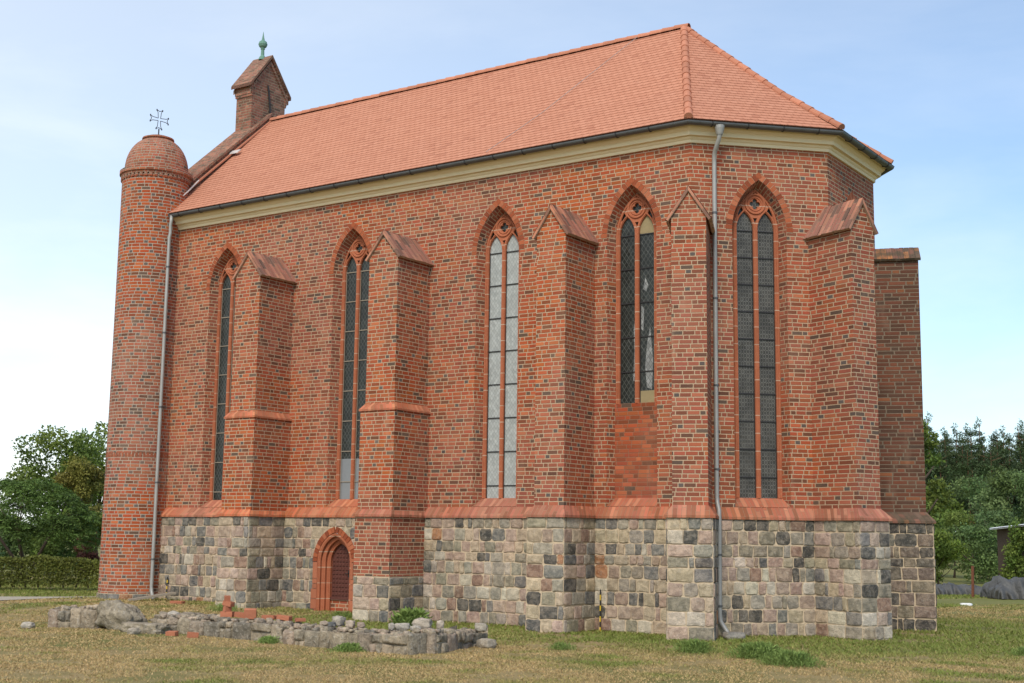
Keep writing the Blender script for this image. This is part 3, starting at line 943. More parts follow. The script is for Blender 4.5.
def make_window(i, fr, c):
    rg = random.Random(40 + i)
    LH, LZS, LR = 0.182, 8.38, 0.38                 # a lancet light
    lx = 0.232
    wz = 8.935
    zb = IZB
    blind = i == 3
    gz0 = 4.72 if blind else IZB + 0.03
    f0 = -DEP + 0.035
    outer = arch(IHW + 0.003, IZS, IRISE, gz0 - 0.03 if not blind else gz0, cx=c)
    h1 = arch(LH, LZS, LR, gz0, cx=c - lx); h2 = arch(LH, LZS, LR, gz0, cx=c + lx)
    qf = quatrefoil(c, wz, 0.062, 0.055)
    mb = MB()
    # jambs, mullion and plate tracery
    tri1 = [(c - 0.355, 8.62), (c - 0.395, 8.74), (c - 0.325, 8.90), (c - 0.262, 8.79)]
    tri2 = [(2 * c - a, b_) for a, b_ in tri1][::-1]
    tri3 = [(c, 8.50), (c - 0.045, 8.63), (c + 0.045, 8.63)]
    holes = [h1, h2, qf, tri1, tri2, tri3]
    panel(mb, fr, f0, outer, holes)
    for h in holes:
        bridge(mb, fr, h, f0, h, f0 - 0.09, closed=True)
    bridge(mb, fr, outer, f0, outer, f0 - 0.09)
    # raised rolls: lancet heads, mullion, roundel
    def roll(pts, r):
        mb.tube([fr(a, f0 + 0.004, b_) for a, b_ in pts], r, 6)
    roll(arch(LH + 0.022, LZS, LR + 0.03, gz0, cx=c - lx), 0.016)
    roll(arch(LH + 0.022, LZS, LR + 0.03, gz0, cx=c + lx), 0.016)
    roll([(c, gz0), (c, LZS)], 0.028)
    for rad, rr_ in ((0.205, 0.030), (0.145, 0.016)):
        cc = circle(c, wz, rad, 28); roll(cc + cc[:2], rr_)
    roll(arch(IHW - 0.035, IZS, IRISE - 0.045, gz0, cx=c), 0.024)
    w = mb.build('window', M['terracotta'], chapel)
    # jamb blocks alternate in length
    jb = MB()
    z = ZB + 0.25 if not blind else 4.75
    while z < 8.1:
        h = rg.choice((0.28, 0.38, 0.48))
        for sg in (-1, 1):
            j = rg.uniform(0.85, 1.08)
            x0 = c + sg * (IHW + 0.002); x1 = c + sg * (IHW + 0.002 + rg.choice((0.012, 0.05)))
            dd = -DEP + 0.03 + rg.choice((0.012, 0.02))
            a, b_ = min(x0 - sg * 0.05, x1), max(x0 - sg * 0.05, x1)
            jb.box(fr(a, f0 - 0.06, z), fr(b_, 0, 0) - fr(a, 0, 0), fr.o * (dd - f0 + 0.06), (0, 0, h - 0.008), (j, j * 0.96, j * 0.95))
        z += h
    jb.build('jamb_blocks', M['terracotta'], w) if False else None
    # arch ring on the wall
    rb = MB()
    ring_bricks(rb, fr, c, HW + 0.002, ZS - 0.0, RISE, 0, 0.135, 0.011, rg)
    zi, zo = ZS + RISE, ZS + RISE + 0.145
    key = [(0, zi + 0.012), (0.062, zi + 0.05), (0.055, zo - 0.025), (0, zo + 0.012), (-0.055, zo - 0.025), (-0.062, zi + 0.05)]
    rb.face([fr(c + a, 0.0145, b_) for a, b_ in key], col=(0.37, 0.10, 0.043))
    for q in range(6):
        (a, b_), (a2, b2) = key[q], key[(q + 1) % 6]
        rb.face([fr(c + a, 0.0145, b_), fr(c + a, -0.03, b_), fr(c + a2, -0.03, b2), fr(c + a2, 0.0145, b2)], col=(0.37, 0.10, 0.043))
    rb.build('arch_ring', M['loose_brick'], w)
    mt = MB()
    o1 = arch(HW + 0.001, ZS, RISE, ZS - 0.01, cx=c); o2 = arch(HW + 0.140, ZS, RISE + 0.145, ZS - 0.01, cx=c)
    for k in range(len(o1) - 1):
        mt.face([fr(o1[k][0], 0.004, o1[k][1]), fr(o2[k][0], 0.004, o2[k][1]), fr(o2[k + 1][0], 0.004, o2[k + 1][1]), fr(o1[k + 1][0], 0.004, o1[k + 1][1])][::-1])
    mt.build('arch_mortar', M['mortar'], w)
    # sill
    sb = MB()
    A = (ZB + 0.001, 0.006); Bz = (IZB + 0.03, -DEP + 0.03)
    sb.face([fr(c - HW, A[1], A[0]), fr(c + HW, A[1], A[0]), fr(c + IHW, Bz[1], Bz[0]), fr(c - IHW, Bz[1], Bz[0])], [(0, 0), (1.2, 0), (1.1, 0.3), (0.1, 0.3)])
    sb.build('sill', M['coping'], w)
    # glass
    gw = f0 - 0.05
    mats = {0: 'glass_dark', 1: 'glass_dark', 2: 'glass_pale', 3: 'glass_dark', 4: 'glass_grey', 5: 'glass_grey'}
    gm = M[mats[i]]
    for sg in (-1, 1):
        gb = MB()
        zlo = gz0 - 0.02
        if blind and sg > 0:
            panel(gb, fr, gw, [(a, min(max(b_, 4.98), 8.36)) for a, b_ in arch(LH + 0.02, LZS, LR, 4.98, cx=c + lx)][:1] + [(c + lx - LH - 0.02, 8.36), (c + lx + LH + 0.02, 8.36), (c + lx + LH + 0.02, 4.98)], [])
        else:
            panel(gb, fr, gw, arch(LH + 0.02, LZS, LR, zlo, cx=c + sg * lx), [])
        gb.build('glass_pane', gm, w)
    gb = MB()
    panel(gb, fr, gw, circle(c, wz, 0.17), [])
    gb.build('roundel_glass', M['glass_grey' if i > 3 else 'glass_dark'] if i != 2 else M['glass_dark'], w)
    sp_ = MB()
    panel(sp_, fr, gw - 0.006, arch(IHW - 0.02, IZS, IRISE - 0.02, 8.40, cx=c), [])
    sp_.build('spandrel_glass', M['glass_dark'], w)
    if blind:
        pb = MB()
        panel(pb, fr, gw + 0.006, [(c + lx - LH - 0.02, gz0 - 0.02), (c + lx + LH + 0.02, gz0 - 0.02), (c + lx + LH + 0.02, 4.98), (c + lx - LH - 0.02, 4.98)], [])
        pb.build('plywood_patch', M['plywood'], w); pb = MB()
        panel(pb, fr, gw + 0.006, [(a, max(b_, 8.36)) for a, b_ in arch(LH + 0.02, LZS, LR, 8.0, cx=c + lx)], [])
        pb.build('plywood_patch', M['plywood'], w)
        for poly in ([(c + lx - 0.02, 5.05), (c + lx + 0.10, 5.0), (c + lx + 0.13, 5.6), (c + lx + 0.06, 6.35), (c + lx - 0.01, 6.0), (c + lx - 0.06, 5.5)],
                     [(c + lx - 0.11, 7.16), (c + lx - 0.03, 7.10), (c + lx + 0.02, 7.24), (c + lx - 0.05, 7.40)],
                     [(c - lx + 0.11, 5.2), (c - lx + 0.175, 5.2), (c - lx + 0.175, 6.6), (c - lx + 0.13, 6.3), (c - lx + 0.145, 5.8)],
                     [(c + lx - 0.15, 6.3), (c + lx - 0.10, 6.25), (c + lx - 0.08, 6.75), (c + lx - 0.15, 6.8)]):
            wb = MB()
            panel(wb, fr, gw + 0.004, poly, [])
            wb.build('reflection_patch', M['glass_reflection'], w)  # irregular pale patches painting broken reflections on the lights
        ib = MB()
        panel(ib, fr, -DEP + 0.05, [(c - IHW - 0.03, 2.62), (c + IHW + 0.03, 2.62), (c + IHW + 0.03, gz0 + 0.004), (c - IHW - 0.03, gz0 + 0.004)], [])
        ib.face([fr(c - IHW, -DEP + 0.05, gz0 + 0.004), fr(c + IHW, -DEP + 0.05, gz0 + 0.004), fr(c + IHW, -DEP - 0.05, gz0 + 0.004), fr(c - IHW, -DEP - 0.05, gz0 + 0.004)])
        ib.build('brick_infill', M['infill_brick'], w)
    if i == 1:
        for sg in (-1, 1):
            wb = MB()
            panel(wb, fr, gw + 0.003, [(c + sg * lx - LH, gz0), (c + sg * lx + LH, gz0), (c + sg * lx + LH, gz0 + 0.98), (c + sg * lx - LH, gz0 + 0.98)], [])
            wb.build('reflection_patch', M['glass_reflection_grey'], w)  # bottom panes coloured lighter to stand for their reflection
    # iron saddle bars
    bb = MB()
    step = {0: 0.77, 1: 0.74, 2: 0.76, 3: 0.74, 4: 0.575, 5: 0.575}[i]
    z = 8.34
    while z > gz0 + 0.15:
        for sg in (-1, 1):
            a = c + sg * lx
            bb.box(fr(a - LH, gw + 0.004, z), fr.t * (2 * LH), fr.o * 0.018, (0, 0, 0.022))
        z -= step
    for sg in (-1, 1):
        for s2 in (-1, 1):
            a = c + sg * lx + s2 * (LH - 0.007)
            bb.box(fr(a - 0.007, gw + 0.002, gz0), fr.t * 0.014, fr.o * 0.012, (0, 0, LZS - gz0))
    bb.build('saddle_bars', M['iron'] if i in (2, 3, 4, 5) else M['wood'], w)
for i, (k, fr, c) in enumerate(WIN): make_window(i, fr, c)

# ------------------------------------------------------------------ door
def make_door():
    fr = Frame((DOORX, -0.12), -90)
    rg = random.Random(8)
    mb = MB()
    # outer brick ring and jamb blocks, proud of the stone
    z = 0.02
    zj = []
    while z < DZS - 0.01:
        h = rg.choice((0.12, 0.24, 0.30))
        if DZS - (z + h) < 0.1: h = DZS - z
        zj.append((z, h)); z += h
    for sg in (-1, 1):
        for (z, h) in zj:
            j = rg.uniform(0.82, 1.1); ex = rg.choice((0.03, 0.10, 0.14))
            x0, x1 = 0.53, 0.53 + ex + 0.04
            a, b_ = (x0, x1) if sg > 0 else (-x1, -x0)
            mb.box(fr(a, -0.1, z), fr.t * (b_ - a), fr.o * 0.145, (0, 0, h - 0.01), (0.46 * j, 0.165 * j, 0.09 * j))
    ring_bricks(mb, fr, 0, 0.545, DZS, 0.70, 0, 0.135, 0.045, rg, step=0.092, depth=0.1)
    d = mb.build('door', M['loose_brick'], chapel)
    # stepped terracotta mouldings
    sb = MB()
    steps = [(0.545, 0.69, 0.03), (0.50, 0.645, 0.03), (0.485, 0.63, -0.05), (0.425, 0.565, -0.07), (0.40, 0.54, -0.16), (0.345, 0.475, -0.17), (0.32, 0.445, -0.28)]
    outs = [(arch(hw, DZS, rs, 0.0), w) for hw, rs, w in steps]
    for (A, wa), (Bq, wb) in zip(outs, outs[1:]):
        bridge(sb, fr, A, wa, Bq, wb)
    for hw, rs, w, r in ((0.492, 0.637, -0.005, 0.03), (0.412, 0.552, -0.10, 0.028), (0.333, 0.46, -0.2, 0.022)):
        sb.tube([fr(a, w, b_) for a, b_ in arch(hw, DZS, rs, 0.0)], r, 8)
    sb.build('frame', M['terracotta'], d)
    # leaf of square studded coffers
    lb = MB()
    lo_ = arch(0.325, DZS, 0.45, 0.40)
    panel(lb, fr, -0.262, lo_, [])
    u = -0.30
    nx, cell = 6, 0.10
    for ix in range(nx):
        for iz in range(14):
            x0 = -0.30 + ix * cell; z0 = 0.43 + iz * cell
            hh = arch_half(0.325, DZS, 0.45, z0 + cell)
            if max(abs(x0), abs(x0 + cell)) > hh: continue
            a, b_ = x0 + 0.012, x0 + cell - 0.012; e, f_ = z0 + 0.012, z0 + cell - 0.012
            cx, cz = (a + b_) / 2, (e + f_) / 2
            V = [fr(a, -0.262, e), fr(b_, -0.262, e), fr(b_, -0.262, f_), fr(a, -0.262, f_), fr(a + 0.018, -0.238, e + 0.018), fr(b_ - 0.018, -0.238, e + 0.018), fr(b_ - 0.018, -0.238, f_ - 0.018), fr(a + 0.018, -0.238, f_ - 0.018)]
            lb.mesh(V, [(0, 1, 5, 4), (1, 2, 6, 5), (2, 3, 7, 6), (3, 0, 4, 7), (4, 5, 6, 7)])
    lb.box(fr(-0.325, -0.262, 0.36), fr.t * 0.65, fr.o * 0.05, (0, 0, 0.06))
    leaf = lb.build('door_leaf', M['oxide_door'], d)
    hb = MB()
    hb.tube([fr(0.24, -0.235, 0.98), fr(0.24, -0.19, 0.98), fr(0.16, -0.19, 0.98)], 0.010, 6)
    hb.box(fr(0.215, -0.24, 0.90), fr.t * 0.05, fr.o * 0.008, (0, 0, 0.16))
    hb.build('handle', M['iron'], leaf)
    tb = MB()
    panel(tb, fr, -0.255, [(-0.34, -0.1), (0.34, -0.1), (0.34, 0.36), (-0.34, 0.36)], [])
    tb.box(fr(-0.34, -0.30, 0.34), fr.t * 0.68, fr.o * 0.06, (0, 0, 0.022))
    tb.build('threshold', M['brick'], d)
make_door()

# ------------------------------------------------------------------ cornice, gutter, roof
def offset_path(w):
    k = w * math.tan(R(22.5))
    return [Vector((WX + 0.4, -w)), Vector((k, -w)), Vector((C_.x + w, C_.y - k)), Vector((D_.x + w, D_.y + k)), Vector((k, E_.y + w)), Vector((WX + 0.4, E_.y + w))]
def sweep(mb, prof, closed=False):
    rows = [[Vector((p.x, p.y, z)) for p in offset_path(w)] for (w, z) in prof]
    n = len(rows[0])
    for i in range(len(prof) - 1):
        for k in range(n - 1):
            mb.face([rows[i][k], rows[i][k + 1], rows[i + 1][k + 1], rows[i + 1][k]])
    if closed:
        for k in (0, n - 1):
            mb.face([r[k] for r in rows])
mb = MB()
sweep(mb, [(-0.01, 10.10), (0.045, 10.10), (0.05, 10.16), (0.075, 10.18), (0.09, 10.205), (0.085, 10.225), (0.16, 10.23), (0.165, 10.30), (0.175, 10.315), (0.215, 10.345), (0.25, 10.385), (0.255, 10.42), (0.275, 10.425), (0.275, 10.475), (-0.02, 10.475)])
mb.build('cornice', M['cornice'], chapel)
mb = MB()
gc, gr = (0.365, 10.455), 0.078
prof = [(gc[0] - gr * math.cos(a), gc[1] - gr * math.sin(a)) for a in [math.pi * k / 9 for k in range(10)]]
inner = [(gc[0] - (gr - 0.008) * math.cos(a), gc[1] - (gr - 0.008) * math.sin(a)) for a in [math.pi * k / 9 for k in range(9, -1, -1)]]
sweep(mb, prof + [(gc[0] + gr + 0.01, gc[1] + 0.008)] + inner, True)
gut = mb.build('gutter', M['zinc'], chapel)
bk_ = MB()
x = WX + 0.8
while x < 0:
    bk_ = MB()
    bk_.tube([(x, -0.275, 10.47), (x, -0.285, 10.40), (x, -0.365, 10.368), (x, -0.44, 10.40), (x, -0.452, 10.46)], 0.011, 5); x += 0.8
    bk_.build('gutter_bracket', M['iron'], gut)
for fr, n in ((FAC2, 4), (FAC3, 4)):
    for k in range(n):
        u = 0.35 + k * 0.78
        bk_ = MB()
        bk_.tube([fr(u, w, z) for w, z in ((0.275, 10.47), (0.285, 10.40), (0.365, 10.368), (0.44, 10.40), (0.452, 10.46))], 0.011, 5)
        bk_.build('gutter_bracket', M['iron'], gut)

EV = offset_path(0.385); EZ = 10.50
rW, rE = Vector((WX + 0.1, YR, ZR)), Vector((XR, YR, ZR))
EP = [Vector((p.x, p.y, EZ)) for p in EV]
EP[0].x = WX + 0.1; EP[5].x = WX + 0.1
planes = [(EP[0], EP[1], rW, rE), (EP[1], EP[2], rE, rE), (EP[2], EP[3], rE, rE), (EP[3], EP[4], rE, rE), (EP[4], EP[5], rE, rW)]
rb = MB()
UOFF = 0
KV, KD = 0.34, Vector((0, 0, -0.085))              # sprocketed eaves: the lowest third lies flatter
for (P0, P1, Q0, Q1) in planes:
    d = (P1 - P0).normalized()
    row = 0
    for (l_a, r_a, l_b, r_b) in ((P0, P1, P0.lerp(Q0, KV) + KD, P1.lerp(Q1, KV) + KD), (P0.lerp(Q0, KV) + KD, P1.lerp(Q1, KV) + KD, Q0, Q1)):
        nrm = d.cross((l_b - l_a)).normalized()
        up = nrm.cross(d)
        n = int(round((l_b - l_a).dot(up) / 0.155))
        for i in range(n):
            a0, a1 = i / n, (i + 1) / n
            l0, r0 = l_a.lerp(l_b, a0), r_a.lerp(r_b, a0); l1, r1 = l_a.lerp(l_b, a1), r_a.lerp(r_b, a1)
            segs = max(1, int((r0 - l0).length / 1.3))
            offs = lambda k: 0.006 * noise.noise(Vector((k * 0.7 + row * 3.1, row * 1.7, UOFF)))
            for k in range(segs):
                f0, f1 = k / segs, (k + 1) / segs
                A, Bq, Cq, Dq = l0.lerp(r0, f0), l0.lerp(r0, f1), l1.lerp(r1, f1), l1.lerp(r1, f0)
                lift0, lift1 = 0.017 + offs(k) * 0.5, 0.017 + offs(k + 1) * 0.5
                uv = [((p - P0).dot(d) + UOFF, v) for p, v in ((A, row * 0.155 + 0.001), (Bq, row * 0.155 + 0.001), (Cq, row * 0.155 + 0.154), (Dq, row * 0.155 + 0.154))]
                rb.face([A + nrm * lift0, Bq + nrm * lift1, Cq + nrm * 0.010, Dq + nrm * 0.010], uv)
                rb.face([A, Bq, Bq + nrm * lift1, A + nrm * lift0], [(uv[0][0], row * 0.155)] * 2 + [(uv[1][0], row * 0.155 + 0.004)] * 2)
            row += 1
    UOFF += 17.03
# underside so that nothing shows through
for (P0, P1, Q0, Q1) in planes:
    dn = Vector((0, 0, -0.03)); K0 = P0.lerp(Q0, KV) + KD; K1 = P1.lerp(Q1, KV) + KD
    rb.face([P1 + dn, P0 + dn, K0 + dn, K1 + dn], [(0, 0.02)] * 4)
    rb.face([K1 + dn, K0 + dn, Q0 + dn] if (Q0 - Q1).length < 1e-6 else [K1 + dn, K0 + dn, Q0 + dn, Q1 + dn], [(0, 0.02)] * (3 if (Q0 - Q1).length < 1e-6 else 4))
roof = rb.build('roof', M['tile'], chapel)
rt = MB()
def ridge_run(a, b, r0=0.105, pitch=0.33, lift=0.0):
    d = (b - a); Ln = d.length; d.normalize()
    side = d.cross(Vector((0, 0, 1))).normalized(); up = side.cross(d)
    n = int(Ln / pitch)
    rgr = random.Random(int(Ln * 100))
    for k in range(n):
        s0, s1 = Ln * k / n, Ln * (k + 1) / n + 0.045
        j = rgr.uniform(0.85, 1.12)
        jz = rgr.uniform(-0.006, 0.006)
        V = []
        m_ = 8
        for (s, r) in ((s0, r0 * 1.05), (s1, r0 * 0.86)):
            for q in range(m_ + 1):
                th = math.pi * (q / m_) * 1.1 - 0.05 * math.pi
                V.append(a + d * s + side * (math.cos(th) * r) + up * (math.sin(th) * r + lift + jz))
        Fc = [(q, q + 1, m_ + 2 + q, m_ + 1 + q) for q in range(m_)] + [tuple(range(m_, -1, -1))]
        rt.mesh(V, Fc, (j, j, j))
ridge_run(rW, rE + Vector((0.1, 0, 0)))
for k in (1, 2, 3, 4):
    kk = EP[k].lerp(rE, KV) + KD
    ridge_run(EP[k] + Vector((0, 0, 0.03)), kk, 0.092); ridge_run(kk, rE, 0.092)
rt.build('ridge_tiles', M['ridge'], roof, smooth=False)

lw = MB()
def slp(x, f): return Vector((x, EP[0].y, EZ)).lerp(Vector((x, YR, ZR)), f) + (KD * min(f / KV, 1, (1 - f) / (1 - KV))) + Vector((0, -0.03, 0.075))
lw.tube([slp(-4.95 + 1.8 * f, f) for f in (0.0, 0.17, 0.34, 0.5, 0.67, 0.84, 1.0)], 0.007, 5)
lw.build('lightning_wire', M['pipe'], roof)

# downpipes
def downpipe(pts, fr_br, r=0.047, label=None):
    mb = MB()
    mb.tube(pts, r, 12)
    o = mb.build('downpipe', M['pipe'], chapel, smooth=True)
    if label: o['label'] = label
    for (p, q) in fr_br:
        bb = MB()
        p = Vector(p); q = Vector(q)
        bb.tube([p + Vector((0, 0, -0.02)), p + Vector((0, 0, 0.02))], r + 0.010, 12)
        bb.tube([p, q], 0.010, 6)
        bb.build('pipe_clamp', M['zinc'], o)
    return o
f2 = FAC2
pu = 0.48
pts = [f2(pu + 0.04, 0.365, 10.42), f2(pu + 0.04, 0.365, 10.22), f2(pu + 0.03, 0.35, 10.12), f2(pu, 0.20, 9.93), f2(pu, 0.13, 9.83), f2(pu, 0.125, 9.6), f2(pu - 0.01, 0.125, 2.75), f2(pu - 0.01, 0.15, 2.62), f2(pu - 0.01, 0.245, 2.48), f2(pu - 0.01, 0.25, 2.30),
       f2(pu - 0.01, 0.235, 0.42), f2(pu, 0.25, 0.30), f2(pu + 0.10, 0.34, 0.10), f2(pu + 0.14, 0.37, 0.06)]
dp = downpipe(pts, [(f2(pu, 0.125, z), f2(pu, 0.0, z)) for z in (3.3, 5.0, 6.8, 8.6)] + [(f2(pu - 0.01, 0.24, z), f2(pu - 0.01, 0.12, z)) for z in (0.6, 1.6)])
hb = MB()
hb.lathe((f2(pu + 0.04, 0.365, 0).x, f2(pu + 0.04, 0.365, 0).y), [(0.06, 10.20), (0.075, 10.24), (0.10, 10.34), (0.105, 10.40)], 14)
hb.build('hopper', M['pipe'], dp, smooth=True)
PXL, PYL = -15.47, -0.42
pts = [(WX + 0.5, -0.40, 10.42), (WX + 0.5, -0.40, 10.26), (WX + 0.49, -0.41, 10.16), (PXL, PYL + 0.03, 9.95), (PXL, PYL, 9.8), (PXL, PYL, 0.50), (PXL + 0.02, PYL, 0.36), (PXL + 0.12, PYL - 0.04, 0.22), (PXL + 0.2, PYL - 0.08, 0.20)]
downpipe(pts, [((PXL, PYL, z), (PXL, -0.1, z)) for z in (1.2, 3.2, 5.2, 7.2, 9.0)])

# west gable wall with coping
gx0, gx1 = -16.62, -15.86
def slope_z(y): return EZ + (ZR - EZ) * (y + 0.5) / (YR + 0.5)
gm = MB()
prof = [(-0.02, 2.3), (-0.02, slope_z(-0.02) + 0.16), (YR, ZR + 0.16), (2 * YR + 0.02, slope_z(-0.02) + 0.16), (2 * YR + 0.02, 2.3)]
gE = Frame((gx1, 0), 0); gW = Frame((gx0, 0), 180)
panel(gm, gE, 0, prof, []); panel(gm, gW, 0, [(-a, b_) for a, b_ in prof][::-1], [])
gm.face([(gx0, 7.20, 2.3), (gx1, 7.20, 2.3), (gx1, 7.20, 10.9), (gx0, 7.20, 10.9)][::-1])
gm.face([(gx0, -0.02, 2.3), (gx1, -0.02, 2.3), (gx1, -0.02, 11.0), (gx0, -0.02, 11.0)])
gw_ = gm.build('west_gable', M['bell_brick'], chapel)
cp = MB()
for sg in (0, 1):
    ya, yb = (-0.10, YR) if sg == 0 else (2 * YR + 0.10, YR)
    za, zb_ = slope_z(-0.10) + 0.16, ZR + 0.16
    l = math.hypot(yb - ya, zb_ - za)
    for (x0, x1) in ((gx0 - 0.05, gx1 + 0.06),):
        A = [Vector((x0, ya, za)), Vector((x1, ya, za)), Vector((x1, yb, zb_)), Vector((x0, yb, zb_))]
        up = Vector((0, 0, 0.09))
        cp.face([p + up for p in A] if sg == 0 else [p + up for p in A][::-1], [(0, 0), (0.8, 0), (0.8, l), (0, l)])
        cp.face([A[1], A[2], A[2] + up, A[1] + up] if sg == 0 else [A[2], A[1], A[1] + up, A[2] + up], [(0, 0), (0, l), (0.09, l), (0.09, 0)])
        cp.face([A[0], A[1], A[1] + up, A[0] + up], [(0, 0), (0.8, 0), (0.8, 0.09), (0, 0.09)])
        cp.face([A[3], A[0], A[0] + up, A[3] + up], [(0, 0), (0, l), (0.09, l), (0.09, 0)])
cp.build('gable_coping', M['bell_brick'], gw_)
fl = MB()
for k in range(1):
    A = [Vector((gx1 + 0.02, -0.45, slope_z(-0.45) + 0.05)), Vector((gx1 + 0.10, -0.45, slope_z(-0.45) + 0.045)), Vector((gx1 + 0.10, YR, ZR + 0.045)), Vector((gx1 + 0.02, YR, ZR + 0.06))]
    fl.face(A)
    fl.face([A[0] + Vector((0, 0, -.05)), A[1] + Vector((0, 0, -.05)), A[1], A[0]])
    fl.face([A[1] + Vector((0, 0, -.05)), A[2] + Vector((0, 0, -.05)), A[2], A[1]])
fl.build('verge_mortar', M['ridge'], roof)
fl = MB()
c0 = Vector((-15.66, -0.47, slope_z(-0.47) + 0.06)); c1 = Vector((-15.72, 0.75, slope_z(0.75) + 0.07))
fl.tube([c0, c0.lerp(c1, 0.3) + Vector((0.08, 0, 0.0)), c0.lerp(c1, 0.6) + Vector((0.10, 0, 0)), c1], 0.022, 6)
fl.build('flashing', M['lead'], roof); fl = MB()
fl.box((gx1 + 0.02, 1.95, slope_z(1.95) + 0.05), (0.36, 0, 0), (0, 0.12, 0.11), (0, 0, 0.03))
fl.build('flashing', M['lead'], roof)

# bellcote on the gable
bx0, bx1, by0, by1 = -16.62, -15.98, YR - 0.70, YR + 0.70
bm = MB()
bE = Frame((bx1, 0), 0); bW = Frame((bx0, 0), 180); bN = Frame((0, by0), -90); bS = Frame((0, by1), 90)
ze, za = 15.30, 16.20
prof = [(by0, 13.2), (by1, 13.2), (by1, ze), (YR, za), (by0, ze)]
panel(bm, bE, 0, prof, []); panel(bm, bW, 0, [(-a, b_) for a, b_ in prof], [])
panel(bm, bN, 0, [(bx0, 13.2), (bx1, 13.2), (bx1, ze), (bx0, ze)], []); panel(bm, bS, 0, [(-bx1, 13.2), (-bx0, 13.2), (-bx0, ze), (-bx1, ze)], [])
for (z0, z1, p) in ((14.86, 14.93, 0.035), (14.93, 15.12, 0.05), (15.12, 15.20, 0.075), (15.20, 15.29, 0.10)):
    for (yy, sg) in ((by0, -1), (by1, 1)):
        bm.box((bx0 - p * 0.6, yy - (p if sg < 0 else 0.02), z0), (bx1 - bx0 + p * 1.2, 0, 0), (0, p + 0.02, 0), (0, 0, z1 - z0 - 0.002))
bell = bm.build('bellcote', M['bell_brick'], chapel)
br = MB()
for sg in (-1, 1):
    ya = YR + sg * 0.86; zlow = ze - 0.16 * (za - ze) / 0.70 + 0.03
    A = [Vector((bx0 - 0.09, ya, zlow)), Vector((bx1 + 0.10, ya, zlow)), Vector((bx1 + 0.10, YR, za + 0.03)), Vector((bx0 - 0.09, YR, za + 0.03))]
    up = Vector((0, 0, 0.10)); l = 1.1
    t_ = [p + up for p in A]
    fcs = [t_, [A[0], A[1], t_[1], t_[0]], [A[1], A[2], t_[2], t_[1]], [A[3], A[0], t_[0], t_[3]], A[::-1]]
    for f in fcs:
        br.face(f if sg < 0 else f[::-1], [(0, 0), (0.9, 0), (0.9, l), (0, l)] if sg < 0 else [(0, l), (0.9, l), (0.9, 0), (0, 0)])
    # corbelled verge under the slope on both gable faces
    for x0 in (bx0 - 0.05, bx1):
        q0 = Vector((x0, YR + sg * 0.80, zlow - 0.02)); q1 = Vector((x0, YR, za - 0.05))
        dn = Vector((0, 0, -0.13))
        ex = Vector((0.05, 0, 0))
        P8 = [q0 + dn, q0 + dn + ex, q1 + dn + ex, q1 + dn, q0, q0 + ex, q1 + ex, q1]
        br.mesh(P8, [(0, 1, 5, 4), (1, 2, 6, 5), (2, 3, 7, 6), (3, 0, 4, 7), (0, 3, 2, 1), (4, 5, 6, 7)])
br.build('bellcote_roof', M['bell_brick'], bell)
fb = MB()
fx = (-16.32, YR)
fb.lathe(fx, [(0.12, 16.25), (0.10, 16.33), (0.055, 16.40), (0.05, 16.58), (0.07, 16.60), (0.06, 16.63), (0.115, 16.68), (0.14, 16.75), (0.115, 16.83), (0.05, 16.88), (0.035, 16.95), (0.018, 17.05), (0.004, 17.16)], 16)
fb.build('finial', M['copper'], bell, smooth=True)
ib = MB()
ib.tube([(bx1 + 0.03, YR - 0.08, 15.35), (bx1 + 0.05, YR - 0.02, 14.95), (bx1 + 0.06, YR + 0.05, 14.30)], 0.028, 6)
ib.build('iron_strap', M['iron'], bell)

# ------------------------------------------------------------------ stair turret
TC = (-16.46, -0.14); TR = 0.91
tb = MB()
tb.lathe(TC, [(TR + 0.02, 0.30), (TR + 0.012, 2.5), (TR, 6.0), (TR, 11.60)], 64)
tur = tb.build('stair_turret', M['tower_brick'], chapel, smooth=True)
db = MB()
prof = [(TR - 0.02, 11.60), (TR + 0.035, 11.60), (TR + 0.035, 11.665), (TR + 0.075, 11.67), (TR + 0.075, 11.775), (TR + 0.03, 11.81), (TR - 0.03, 11.83)]
for k in range(0, 10):
    a = k / 9 * R(68)
    prof.append(((TR - 0.045) * math.cos(a) ** 0.82, 11.83 + 1.0 * math.sin(a) * 0.98))
prof += [(0.44, 12.76), (0.43, 12.80), (0.30, 12.85), (0.12, 12.88), (0.001, 12.89)]
db.lathe(TC, prof, 64, vofs=0.03)
for k in range(44):
    a = 2 * math.pi * k / 44
    t = Vector((-math.sin(a), math.cos(a), 0)); o = Vector((math.cos(a), math.sin(a), 0))
    j = random.uniform(0.8, 1.1)
    db.box(Vector((TC[0], TC[1], 11.50)) + o * (TR - 0.02) - t * 0.04, t * 0.08, o * 0.055, (0, 0, 0.098))
db.build('dome', M['dome_brick'], tur)
nb_ = MB()
for k in range(60):
    a = 2 * math.pi * k / 60
    t = Vector((-math.sin(a), math.cos(a), 0)); o = Vector((math.cos(a), math.sin(a), 0))
    j = random.uniform(0.75, 1.1)
    nb_.box(Vector((TC[0], TC[1], 3.86)) + o * (TR - 0.01) - t * 0.028, t * 0.056, o * 0.024, (0, 0, 0.12), (0.36 * j, 0.12 * j, 0.065 * j))
nb_.build('header_band', M['loose_brick'], tur)
sb = MB()
for (ang, z0, z1, w) in ((-116, 3.35, 3.85, 0.10),):
    a = R(ang); t = Vector((-math.sin(a), math.cos(a), 0)); o = Vector((math.cos(a), math.sin(a), 0))
    sb.box(Vector((TC[0], TC[1], z0)) + o * (TR - 0.06) - t * w / 2, t * w, o * 0.068, (0, 0, z1 - z0), (0.10, 0.055, 0.04))
sb.build('slit_window', M['loose_brick'], tur)
fb = MB()
rgf = random.Random(9)
nst = 17
